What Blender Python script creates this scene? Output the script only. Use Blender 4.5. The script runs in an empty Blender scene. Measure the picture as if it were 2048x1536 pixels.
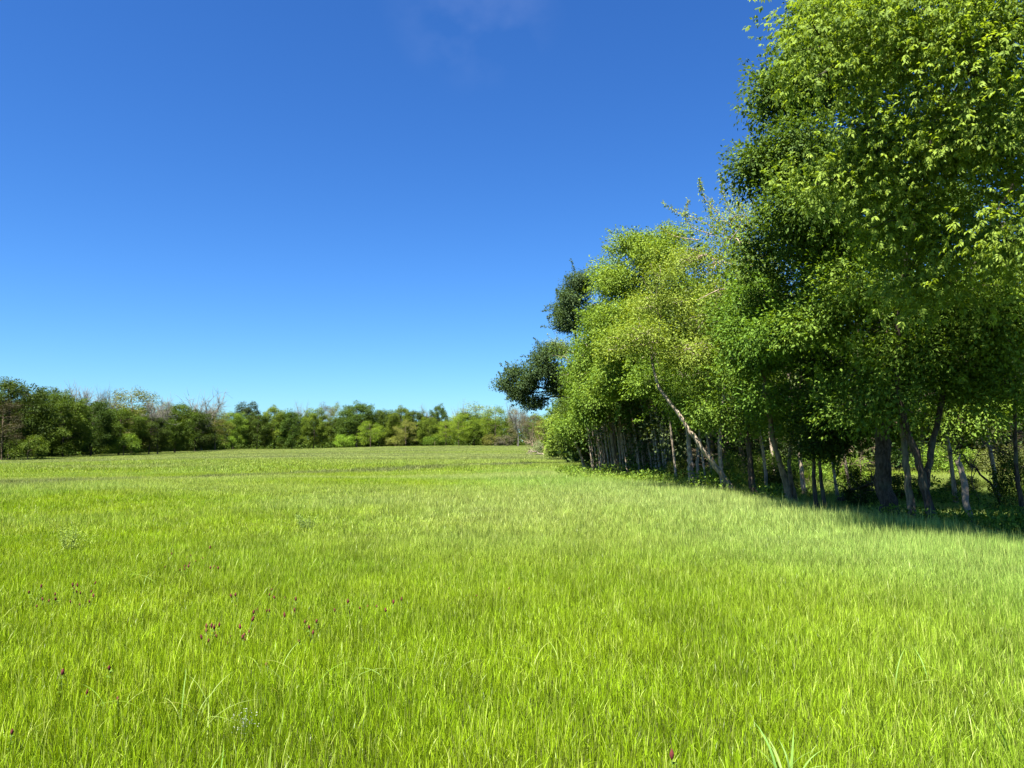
import bpy, math
import numpy as np

# ------------------------------------------------------------------ camera, sky, sun, exposure
sc = bpy.context.scene
C = sc.collection
PITCH = math.atan(116 / 1538)
CAM = np.array([0.0, 0.0, 1.70])
cam_data = bpy.data.cameras.new("camera")
cam_data.sensor_width = 36.0
cam_data.lens = 36.0 * 1538 / 2048
cam_data.clip_end = 6000
cam = bpy.data.objects.new("camera", cam_data)
cam.location = CAM
cam.rotation_euler = (math.pi / 2 + PITCH, 0, 0)
C.objects.link(cam)
sc.camera = cam

SUN_EL = math.radians(64)
SUN_AZ = math.radians(-145)          # clockwise from +Y: the sun stands high behind the camera, to its left
sun_dir = np.array([math.sin(SUN_AZ) * math.cos(SUN_EL), math.cos(SUN_AZ) * math.cos(SUN_EL), math.sin(SUN_EL)])

world = bpy.data.worlds.new("World")
sc.world = world
world.use_nodes = True
wn, wl = world.node_tree.nodes, world.node_tree.links
wn.clear()
w_out = wn.new("ShaderNodeOutputWorld")
w_bg = wn.new("ShaderNodeBackground")
w_bg.inputs["Strength"].default_value = 0.05
w_sky = wn.new("ShaderNodeTexSky")
w_sky.sky_type = 'NISHITA'
w_sky.sun_disc = False
w_sky.sun_elevation = SUN_EL
w_sky.sun_rotation = SUN_AZ
w_sky.altitude = 200
w_sky.air_density = 1.0
w_sky.dust_density = 0.3
w_sky.ozone_density = 3.0
w_hsv = wn.new("ShaderNodeHueSaturation")
w_hsv.inputs["Saturation"].default_value = 1.18
w_hsv.inputs["Hue"].default_value = 0.505
wl.new(w_sky.outputs[0], w_hsv.inputs["Color"])
w_tint = wn.new("ShaderNodeMix")            # the camera's cool white balance, the same over the whole sky
w_tint.data_type = 'RGBA'
w_tint.blend_type = 'MULTIPLY'
w_tint.inputs[0].default_value = 1.0
w_tint.inputs[7].default_value = (0.365, 0.615, 0.86, 1)
w_gam = wn.new("ShaderNodeGamma")          # the camera's contrast, the same over the whole sky
w_gam.inputs[1].default_value = 1.03
wl.new(w_hsv.outputs[0], w_gam.inputs[0])
wl.new(w_gam.outputs[0], w_tint.inputs[6])
# one faint cirrus veil high in the sky, fixed to its direction
w_tc = wn.new("ShaderNodeTexCoord")
w_map = wn.new("ShaderNodeMapping")
w_map.inputs["Scale"].default_value = (6.0, 3.0, 9.0)
w_map.inputs["Rotation"].default_value = (0.3, 0.5, 0.6)
w_noise = wn.new("ShaderNodeTexNoise")
w_noise.inputs["Scale"].default_value = 1.5
w_noise.inputs["Detail"].default_value = 5
w_r = wn.new("ShaderNodeMapRange")
w_r.inputs[1].default_value = 0.38
w_r.inputs[2].default_value = 0.72
w_dot = wn.new("ShaderNodeVectorMath")
w_dot.operation = 'DOT_PRODUCT'
w_dot.inputs[1].default_value = (-0.045, 0.855, 0.517)
w_r2 = wn.new("ShaderNodeMapRange")
w_r2.interpolation_type = 'SMOOTHSTEP'
w_r2.inputs[1].default_value = 0.9935
w_r2.inputs[2].default_value = 1.0
w_r2.inputs[4].default_value = 0.06
w_mul = wn.new("ShaderNodeMath")
w_mul.operation = 'MULTIPLY'
w_mix = wn.new("ShaderNodeMix")
w_mix.data_type = 'RGBA'
w_mix.inputs[7].default_value = (7.0, 7.5, 9.0, 1)
wl.new(w_tc.outputs["Generated"], w_map.inputs[0])
wl.new(w_tc.outputs["Generated"], w_dot.inputs[0])
wl.new(w_map.outputs[0], w_noise.inputs["Vector"])
wl.new(w_noise.outputs["Fac"], w_r.inputs[0])
wl.new(w_dot.outputs["Value"], w_r2.inputs[0])
wl.new(w_r.outputs[0], w_mul.inputs[0])
wl.new(w_r2.outputs[0], w_mul.inputs[1])
wl.new(w_mul.outputs[0], w_mix.inputs[0])
wl.new(w_tint.outputs[2], w_mix.inputs[6])
wl.new(w_mix.outputs[2], w_bg.inputs["Color"])
wl.new(w_bg.outputs[0], w_out.inputs[0])

sun_data = bpy.data.lights.new("sun", 'SUN')
sun_data.energy = 5.0
sun_data.angle = math.radians(0.53)
sun_data.color = (1.0, 0.955, 0.87)
sun = bpy.data.objects.new("sun", sun_data)
from mathutils import Vector
sun.rotation_euler = Vector(sun_dir).to_track_quat('Z', 'Y').to_euler()
sun.location = (-30, -10, 60)
C.objects.link(sun)

sc.view_settings.view_transform = 'Standard'
sc.view_settings.look = 'None'
sc.view_settings.exposure = 2.05
sc.view_settings.gamma = 1.0
sc.view_settings.use_curve_mapping = False
sc.cycles.max_bounces = 8
sc.cycles.diffuse_bounces = 4
sc.cycles.transmission_bounces = 5
sc.cycles.transparent_max_bounces = 8

rng = np.random.default_rng(11)


# ------------------------------------------------------------------ numeric helpers
def at(u, v, d):
    """World point at depth d (metres along +Y) seen at photo pixel (u, v)."""
    a, b = (u - 1024) / 1538, (768 - v) / 1538
    y = math.cos(PITCH) - b * math.sin(PITCH)
    z = math.sin(PITCH) + b * math.cos(PITCH)
    t = d / y
    return np.array([a * t, d, CAM[2] + z * t])


def sstep(a, b, x):
    t = np.clip((np.asarray(x, float) - a) / (b - a), 0, 1)
    return t * t * (3 - 2 * t)


def vnoise(x, y, scale, seed=0):
    x = np.asarray(x, float) / scale
    y = np.asarray(y, float) / scale
    xi, yi = np.floor(x).astype(np.int64), np.floor(y).astype(np.int64)
    fx, fy = x - xi, y - yi
    fx, fy = fx * fx * (3 - 2 * fx), fy * fy * (3 - 2 * fy)

    def h(i, j):
        n = (i * 374761393 + j * 668265263 + seed * 974711) & 0x7FFFFFFF
        n = ((n ^ (n >> 13)) * 1274126177) & 0x7FFFFFFF
        return ((n ^ (n >> 16)) & 0xFFFF) / 65535.0
    return (h(xi, yi) * (1 - fx) + h(xi + 1, yi) * fx) * (1 - fy) + (h(xi, yi + 1) * (1 - fx) + h(xi + 1, yi + 1) * fx) * fy


EDGE_Y = [-20, 5, 10, 13, 17, 21.6, 27, 32, 38, 47, 84, 160, 230, 400]
EDGE_X = [11, 10.2, 9.4, 8.9, 8.3, 7.0, 5.0, 3.3, 3.0, 3.4, 3.9, 5.5, 8.0, 12]


def edge_x(y):
    return np.interp(y, EDGE_Y, EDGE_X)


CREEK = [(30, 12), (21, 20), (14.2, 27), (10.2, 32), (9.0, 40), (10, 60)]


def polydist(x, y, pts):
    d = np.full(np.shape(x), 1e9)
    for (x0, y0), (x1, y1) in zip(pts[:-1], pts[1:]):
        dx, dy = x1 - x0, y1 - y0
        t = np.clip(((x - x0) * dx + (y - y0) * dy) / (dx * dx + dy * dy), 0, 1)
        d = np.minimum(d, np.hypot(x - x0 - t * dx, y - y0 - t * dy))
    return d


SWALE = [(-26, 20), (-18.5, 27), (-17, 32.4), (-14, 40), (-11, 48), (-4, 55), (4, 60)]
SWALE_B = [(-4.5, 31.5), (-1, 32), (2.2, 31)]
SWALE_C = [(-3, 47), (0, 47.5), (3.4, 46)]


def terrain(x, y):
    x = np.asarray(x, float)
    y = np.asarray(y, float)
    z = -0.62 * sstep(-20, -62, x) * sstep(20, 70, y)
    z = z + 0.42 * sstep(95, 225, y) * sstep(-75, -40, x)
    z = z - 0.22 * np.exp(-((y - 45) / 9.0) ** 2) * sstep(4, -6, x)
    z = z + 0.10 * np.exp(-((y - 27) / 7.0) ** 2)
    z = z - 0.75 * sstep(2.9, 0.6, polydist(x, y, CREEK))
    z = z + 0.10 * (vnoise(x, y, 9, 3) - 0.5) + 0.05 * (vnoise(x, y, 3, 5) - 0.5)
    return z


# ------------------------------------------------------------------ mesh helpers
def mesh_from(name, verts, quads=None, tris=None, mats=(), attrs=None, smooth=False, uv=None):
    verts = np.asarray(verts, np.float32)
    quads = np.zeros((0, 4), np.int32) if quads is None else np.asarray(quads, np.int32).reshape(-1, 4)
    tris = np.zeros((0, 3), np.int32) if tris is None else np.asarray(tris, np.int32).reshape(-1, 3)
    me = bpy.data.meshes.new(name)
    me.vertices.add(len(verts))
    me.vertices.foreach_set("co", verts.ravel())
    nl = quads.size + tris.size
    if nl:
        me.loops.add(nl)
        me.loops.foreach_set("vertex_index", np.concatenate([quads.ravel(), tris.ravel()]))
        me.polygons.add(len(quads) + len(tris))
        starts = np.concatenate([np.arange(len(quads)) * 4, quads.size + np.arange(len(tris)) * 3]).astype(np.int32)
        me.polygons.foreach_set("loop_start", starts)
        if smooth:
            me.polygons.foreach_set("use_smooth", np.ones(len(starts), bool))
    for k, (typ, val) in (attrs or {}).items():
        a = me.attributes.new(k, typ, 'POINT')
        val = np.asarray(val)
        if typ == 'FLOAT_VECTOR':
            a.data.foreach_set("vector", val.astype(np.float32).ravel())
        elif typ == 'INT':
            a.data.foreach_set("value", val.astype(np.int32).ravel())
        else:
            a.data.foreach_set("value", val.astype(np.float32).ravel())
    for m in mats:
        me.materials.append(m)
    me.update(calc_edges=True)
    return me


class Acc:
    """Collects vertices and faces for one mesh."""

    def __init__(self):
        self.v, self.q, self.t, self.r, self.n = [], [], [], [], 0

    def add(self, v, q=None, t=None, r=None):
        v = np.asarray(v, float).reshape(-1, 3)
        self.v.append(v)
        if q is not None and len(q):
            self.q.append(np.asarray(q) + self.n)
        if t is not None and len(t):
            self.t.append(np.asarray(t) + self.n)
        self.r.append(np.zeros(len(v)) if r is None else np.asarray(r, float))
        self.n += len(v)

    def mesh(self, name, mats, origin=(0, 0, 0), smooth=False):
        v = np.concatenate(self.v) - np.asarray(origin)
        return mesh_from(name, v, np.concatenate(self.q) if self.q else None, np.concatenate(self.t) if self.t else None,
                         mats, {"rnd": ('FLOAT', np.concatenate(self.r))}, smooth)


def unit(a):
    a = np.asarray(a, float)
    return a / np.maximum(np.linalg.norm(a, axis=-1, keepdims=True), 1e-9)


def smooth_path(pts, n):
    """Catmull-Rom resample of a polyline."""
    p = np.asarray(pts, float)
    if len(p) == 2:
        return p[0] + (p[1] - p[0]) * np.linspace(0, 1, n)[:, None]
    ext = np.vstack([2 * p[0] - p[1], p, 2 * p[-1] - p[-2]])
    s = np.linspace(0, len(p) - 1 - 1e-6, n)
    i = s.astype(int)
    t = (s - i)[:, None]
    a, b, c, d = ext[i], ext[i + 1], ext[i + 2], ext[i + 3]
    return 0.5 * (2 * b + (c - a) * t + (2 * a - 5 * b + 4 * c - d) * t ** 2 + (3 * b - a - 3 * c + d) * t ** 3)


def tube(acc, path, radii, sides=7, rough=0.0):
    path = np.asarray(path, float)
    n = len(path)
    radii = np.broadcast_to(np.asarray(radii, float), (n,))
    tan = unit(np.gradient(path, axis=0))
    ref = np.array([0.31, 0.95, 0.05]) if abs(tan[:, 2]).mean() > 0.5 else np.array([0.05, 0.1, 0.99])
    b1 = unit(np.cross(tan, ref))
    b2 = np.cross(tan, b1)
    ang = np.linspace(0, 2 * np.pi, sides, endpoint=False)
    rr = radii[:, None] * (1 + rough * rng.normal(size=(n, sides)))
    ring = path[:, None] + rr[..., None] * (np.cos(ang)[None, :, None] * b1[:, None] + np.sin(ang)[None, :, None] * b2[:, None])
    v = ring.reshape(-1, 3)
    i = np.arange(n - 1)[:, None] * sides
    j = np.arange(sides)[None]
    k = (j + 1) % sides
    q = np.stack([i + j, i + k, i + sides + k, i + sides + j], -1).reshape(-1, 4)
    v = np.vstack([v, path[-1] + tan[-1] * radii[-1] * 0.5])
    top = (n - 1) * sides
    jj = np.arange(sides)
    t = np.stack([top + jj, top + (jj + 1) % sides, np.full(sides, n * sides)], -1)
    acc.add(v, q, t)


# ------------------------------------------------------------------ materials
def new_mat(name):
    m = bpy.data.materials.new(name)
    m.use_nodes = True
    m.node_tree.nodes.clear()
    return m, m.node_tree.nodes, m.node_tree.links


def leafy_shader(m, N, L, col_out, translucent=0.4, rough=0.45, spec=0.35, trans_tint=(1.25, 1.2, 0.55)):
    out = N.new("ShaderNodeOutputMaterial")
    p = N.new("ShaderNodeBsdfPrincipled")
    p.inputs["Roughness"].default_value = rough
    p.inputs["Specular IOR Level"].default_value = spec
    tr = N.new("ShaderNodeBsdfTranslucent")
    mul = N.new("ShaderNodeMix")
    mul.data_type = 'RGBA'
    mul.blend_type = 'MULTIPLY'
    mul.clamp_result = False
    mul.inputs[0].default_value = 1.0
    mul.inputs[7].default_value = (*trans_tint, 1)
    mx = N.new("ShaderNodeMixShader")
    mx.inputs[0].default_value = translucent
    L.new(col_out, p.inputs["Base Color"])
    L.new(col_out, mul.inputs[6])
    L.new(mul.outputs[2], tr.inputs["Color"])
    L.new(p.outputs[0], mx.inputs[1])
    L.new(tr.outputs[0], mx.inputs[2])
    L.new(mx.outputs[0], out.inputs[0])


def math_node(N, L, op, a, b=None):
    n = N.new("ShaderNodeMath")
    n.operation = op
    for i, s in enumerate((a, b)):
        if s is None:
            continue
        if isinstance(s, (int, float)):
            n.inputs[i].default_value = s
        else:
            L.new(s, n.inputs[i])
    return n.outputs[0]


def mixc(N, L, fac, a, b, mode='MIX'):
    n = N.new("ShaderNodeMix")
    n.data_type = 'RGBA'
    n.blend_type = mode
    for idx, s in ((0, fac), (6, a), (7, b)):
        if isinstance(s, (int, float)):
            n.inputs[idx].default_value = s
        elif isinstance(s, tuple):
            n.inputs[idx].default_value = (*s, 1)
        else:
            L.new(s, n.inputs[idx])
    return n.outputs[2]


def make_leaf_material(translucent=0.30):
    """Leaf colour comes from the object's own colour, varied leaf by leaf."""
    m, N, L = new_mat("leaf")
    oi = N.new("ShaderNodeObjectInfo")
    at_ = N.new("ShaderNodeAttribute")
    at_.attribute_name = "rnd"
    hsv = N.new("ShaderNodeHueSaturation")
    hr = N.new("ShaderNodeMapRange")
    hr.inputs[3].default_value = 0.515
    hr.inputs[4].default_value = 0.482
    L.new(at_.outputs["Fac"], hr.inputs[0])
    L.new(hr.outputs[0], hsv.inputs["Hue"])
    vr = N.new("ShaderNodeMapRange")
    vr.inputs[3].default_value = 0.5
    vr.inputs[4].default_value = 1.6
    L.new(at_.outputs["Fac"], vr.inputs[0])
    L.new(vr.outputs[0], hsv.inputs["Value"])
    L.new(oi.outputs["Color"], hsv.inputs["Color"])
    leafy_shader(m, N, L, hsv.outputs[0], translucent, 0.6, 0.1, (1.35, 1.3, 0.35))
    return m


def make_bark(name, dark, light, scale=6.0, thresh=(0.35, 0.7), bump=0.6):
    m, N, L = new_mat(name)
    out = N.new("ShaderNodeOutputMaterial")
    p = N.new("ShaderNodeBsdfPrincipled")
    p.inputs["Roughness"].default_value = 0.9
    p.inputs["Specular IOR Level"].default_value = 0.15
    geo = N.new("ShaderNodeNewGeometry")
    mp = N.new("ShaderNodeMapping")
    mp.inputs["Scale"].default_value = (3.2, 3.2, 0.8)
    L.new(geo.outputs["Position"], mp.inputs[0])
    n1 = N.new("ShaderNodeTexNoise")
    n1.inputs["Scale"].default_value = scale
    n1.inputs["Detail"].default_value = 6
    n1.inputs["Roughness"].default_value = 0.65
    L.new(mp.outputs[0], n1.inputs["Vector"])
    n2 = N.new("ShaderNodeTexNoise")
    n2.inputs["Scale"].default_value = 2.3
    n2.inputs["Detail"].default_value = 3
    L.new(geo.outputs["Position"], n2.inputs["Vector"])
    r = N.new("ShaderNodeMapRange")
    r.inputs[1].default_value, r.inputs[2].default_value = thresh
    L.new(n1.outputs["Fac"], r.inputs[0])
    c = mixc(N, L, r.outputs[0], dark, light)
    r2 = N.new("ShaderNodeMapRange")
    r2.inputs[1].default_value, r2.inputs[2].default_value = 0.5, 0.68
    r2.inputs[4].default_value = 0.55
    L.new(n2.outputs["Fac"], r2.inputs[0])
    c2 = mixc(N, L, r2.outputs[0], c, (0.10, 0.11, 0.07))
    L.new(c2, p.inputs["Base Color"])
    b = N.new("ShaderNodeBump")
    b.inputs["Strength"].default_value = bump
    b.inputs["Distance"].default_value = 0.02
    L.new(n1.outputs["Fac"], b.inputs["Height"])
    L.new(b.outputs[0], p.inputs["Normal"])
    L.new(p.outputs[0], out.inputs[0])
    return m


def make_grass_material(name, base, bright, cool, pale):
    """Blade colour: patches of cool growth, pale heads and painted sheen by where the tuft stands, then blade by blade."""
    m, N, L = new_mat(name)
    at_ = N.new("ShaderNodeAttribute")
    at_.attribute_name = "rnd"
    ti = N.new("ShaderNodeAttribute")
    ti.attribute_name = "tint"
    ti.attribute_type = 'INSTANCER'
    sep = N.new("ShaderNodeSeparateXYZ")
    L.new(ti.outputs["Vector"], sep.inputs[0])
    geo = N.new("ShaderNodeNewGeometry")
    nz = N.new("ShaderNodeTexNoise")
    nz.inputs["Scale"].default_value = 0.45
    nz.inputs["Detail"].default_value = 4
    L.new(geo.outputs["Position"], nz.inputs["Vector"])
    nr = N.new("ShaderNodeMapRange")
    nr.inputs[1].default_value, nr.inputs[2].default_value = 0.35, 0.65
    L.new(nz.outputs["Fac"], nr.inputs[0])
    c = mixc(N, L, nr.outputs[0], base, bright)
    c = mixc(N, L, sep.outputs[0], c, cool)
    c = mixc(N, L, sep.outputs[1], c, pale)
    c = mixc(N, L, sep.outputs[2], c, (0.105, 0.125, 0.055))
    # mottling of the sward: tufts of other grasses
    nm = N.new("ShaderNodeTexNoise")
    nm.inputs["Scale"].default_value = 1.1
    nm.inputs["Detail"].default_value = 6
    nm.inputs["Roughness"].default_value = 0.7
    L.new(geo.outputs["Position"], nm.inputs["Vector"])
    mr = N.new("ShaderNodeMapRange")
    mr.inputs[1].default_value, mr.inputs[2].default_value = 0.33, 0.67
    mr.inputs[3].default_value, mr.inputs[4].default_value = 0.74, 1.28
    L.new(nm.outputs["Fac"], mr.inputs[0])
    hm = N.new("ShaderNodeHueSaturation")
    L.new(c, hm.inputs["Color"])
    L.new(mr.outputs[0], hm.inputs["Value"])
    c = hm.outputs[0]
    vr = N.new("ShaderNodeMapRange")
    vr.inputs[3].default_value, vr.inputs[4].default_value = 0.32, 1.85
    L.new(at_.outputs["Fac"], vr.inputs[0])
    hsv = N.new("ShaderNodeHueSaturation")
    L.new(c, hsv.inputs["Color"])
    L.new(vr.outputs[0], hsv.inputs["Value"])
    # one blade in a dozen has dried to straw
    dry = math_node(N, L, 'GREATER_THAN', at_.outputs["Fac"], 0.94)
    c2 = mixc(N, L, math_node(N, L, 'MULTIPLY', dry, 0.55), hsv.outputs[0], (0.38, 0.38, 0.12))
    leafy_shader(m, N, L, c2, 0.38, 0.42, 0.25, (1.3, 1.22, 0.4))
    return m


def make_ground_material():
    m, N, L = new_mat("meadow_soil")
    out = N.new("ShaderNodeOutputMaterial")
    p = N.new("ShaderNodeBsdfPrincipled")
    p.inputs["Roughness"].default_value = 1.0
    p.inputs["Specular IOR Level"].default_value = 0.05
    geo = N.new("ShaderNodeNewGeometry")
    n1 = N.new("ShaderNodeTexNoise")
    n1.inputs["Scale"].default_value = 0.25
    n1.inputs["Detail"].default_value = 8
    n2 = N.new("ShaderNodeTexNoise")
    n2.inputs["Scale"].default_value = 7
    n2.inputs["Detail"].default_value = 5
    L.new(geo.outputs["Position"], n1.inputs["Vector"])
    L.new(geo.outputs["Position"], n2.inputs["Vector"])
    c = mixc(N, L, n1.outputs["Fac"], (0.035, 0.05, 0.008), (0.06, 0.07, 0.015))
    r = N.new("ShaderNodeMapRange")
    r.inputs[1].default_value, r.inputs[2].default_value = 0.45, 0.7
    r.inputs[4].default_value = 0.5
    L.new(n2.outputs["Fac"], r.inputs[0])
    c = mixc(N, L, r.outputs[0], c, (0.055, 0.045, 0.025))
    L.new(c, p.inputs["Base Color"])
    b = N.new("ShaderNodeBump")
    b.inputs["Distance"].default_value = 0.06
    L.new(n2.outputs["Fac"], b.inputs["Height"])
    L.new(b.outputs[0], p.inputs["Normal"])
    L.new(p.outputs[0], out.inputs[0])
    return m


def plain_mat(name, col, rough=0.6, var=0.25, scale=40):
    m, N, L = new_mat(name)
    out = N.new("ShaderNodeOutputMaterial")
    p = N.new("ShaderNodeBsdfPrincipled")
    p.inputs["Roughness"].default_value = rough
    geo = N.new("ShaderNodeNewGeometry")
    n = N.new("ShaderNodeTexNoise")
    n.inputs["Scale"].default_value = scale
    L.new(geo.outputs["Position"], n.inputs["Vector"])
    c = mixc(N, L, n.outputs["Fac"], tuple(x * (1 - var) for x in col), tuple(x * (1 + var) for x in col))
    L.new(c, p.inputs["Base Color"])
    L.new(p.outputs[0], out.inputs[0])
    return m


M_LEAF = make_leaf_material()
M_LEAF_THIN = make_leaf_material(0.42)
M_BARK_PALE = make_bark("pale_bark", (0.13, 0.092, 0.06), (0.52, 0.43, 0.32))
M_BARK_GREY = make_bark("grey_bark", (0.055, 0.039, 0.025), (0.27, 0.205, 0.125))
M_BARK_DARK = make_bark("dark_bark", (0.03, 0.022, 0.015), (0.13, 0.10, 0.075), 8, (0.4, 0.75), 1.0)
M_DEADWOOD = make_bark("dead_wood", (0.11, 0.09, 0.07), (0.27, 0.22, 0.155), 9, (0.3, 0.7), 0.5)
M_BARK_FAR = make_bark("weathered_bark", (0.08, 0.076, 0.062), (0.20, 0.19, 0.165))
M_GRASS = make_grass_material("meadow_grass", (0.153, 0.245, 0.005), (0.195, 0.282, 0.008), (0.212, 0.330, 0.070), (0.285, 0.335, 0.120))
M_SOIL = make_ground_material()
M_CLOVER = plain_mat("clover_head_red", (0.085, 0.009, 0.006), 0.9, 0.6, 150)
M_STEM = plain_mat("green_stem", (0.07, 0.12, 0.02), 0.6)


# ------------------------------------------------------------------ object helpers
def obj(name, me, parent=None, loc=None, color=None, kind=None, label=None):
    o = bpy.data.objects.new(name, me)
    C.objects.link(o)
    if parent is not None:
        o.parent = parent
    if loc is not None:
        o.location = tuple(float(x) for x in loc)
    if color is not None:
        o.color = (*color, 1)
    if kind:
        o["kind"] = kind
    if label:
        o["label"] = label
    return o


def thing(name, label, cat, loc, group=None, rz=0.0, scale=None):
    o = bpy.data.objects.new(name, None)
    o.empty_display_size = 0.3
    C.objects.link(o)
    o.location = tuple(float(x) for x in loc)
    o.rotation_euler = (0, 0, rz)
    if scale is not None:
        o.scale = scale
    o["label"] = label
    o["category"] = cat
    if group:
        o["group"] = group
    return o


def copy_thing(src, label, loc, rz=0.0, scale=(1, 1, 1), group=None, color=None):
    r = src.copy()
    C.objects.link(r)
    r.location = tuple(float(x) for x in loc)
    r.rotation_euler = (0, 0, rz)
    r.scale = scale
    r["label"] = label
    if group:
        r["group"] = group
    for ch in list(src.children):
        c = ch.copy()
        C.objects.link(c)
        c.parent = r
        if color is not None and c.name.startswith("crown"):
            c.color = (*color, 1)
    return r


# ------------------------------------------------------------------ leaves and branches
def leaf_quads(acc, pos, d, nrm, length, width, rnd, fold=0.18):
    """One folded diamond per leaf."""
    d = unit(d)
    b = unit(np.cross(nrm, d))
    n = np.cross(d, b)
    L_ = np.asarray(length)[:, None]
    W = np.asarray(width)[:, None]
    droop = n * L_ * 0.16
    v = np.stack([pos,
                  pos + d * L_ * 0.42 + b * W * 0.5 + n * W * fold,
                  pos + d * L_ - droop,
                  pos + d * L_ * 0.42 - b * W * 0.5 + n * W * fold], 1)
    k = len(pos)
    q = np.arange(4 * k).reshape(k, 4)
    acc.add(v.reshape(-1, 3), q, None, np.repeat(rnd, 4))


def spray_leaves(acc, pos, axis, size, rnd, leaflets=7):
    """Compound leaves: pairs of leaflets along a drooping stalk, one at the tip."""
    k = len(pos)
    t = unit(axis)
    up = np.tile([0, 0, 1.0], (k, 1)) + rng.normal(size=(k, 3)) * 0.35
    b = unit(np.cross(up, t))
    n = np.cross(t, b)
    s = np.asarray(size)[:, None]
    pairs = (leaflets - 1) // 2
    for i in range(leaflets):
        if i == leaflets - 1:
            p = pos + t * s
            dirn = t - n * 0.35
        else:
            side = 1 if i % 2 == 0 else -1
            f = 0.35 + 0.6 * (i // 2) / max(pairs, 1)
            p = pos + t * s * f - n * s * 0.12 * f * f
            dirn = t * 0.55 + b * side * 0.9 - n * 0.45
        dirn = unit(dirn) + rng.normal(size=(k, 3)) * 0.16
        ln = s[:, 0] * rng.uniform(0.48, 0.72, k)
        leaf_quads(acc, p, dirn, n + rng.normal(size=(k, 3)) * 0.25, ln, ln * rng.uniform(0.34, 0.46, k), np.clip(rnd + rng.normal(size=k) * 0.10, 0, 1))


def blob_points(blob, n, shell=0.45):
    c, r = np.asarray(blob[0], float), np.asarray(blob[1], float)
    d = unit(rng.normal(size=(n, 3)))
    rad = rng.uniform(0, 1, n) ** shell
    return c + d * rad[:, None] * r, d


def limb_path(a, c, n=7, lift=0.15, wob=0.06):
    a, c = np.asarray(a, float), np.asarray(c, float)
    ln = np.linalg.norm(c - a)
    mid = a * 0.5 + c * 0.5 + np.array([0, 0, lift * ln]) + rng.normal(size=3) * wob * ln
    t = np.linspace(0, 1, n)[:, None]
    p = (1 - t) ** 2 * a + 2 * t * (1 - t) * mid + t ** 2 * c
    p[1:-1] += rng.normal(size=(n - 2, 3)) * wob * 0.25 * ln
    return p


DENSER = 3.0          # leaf density of the trees one sees singly


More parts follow.
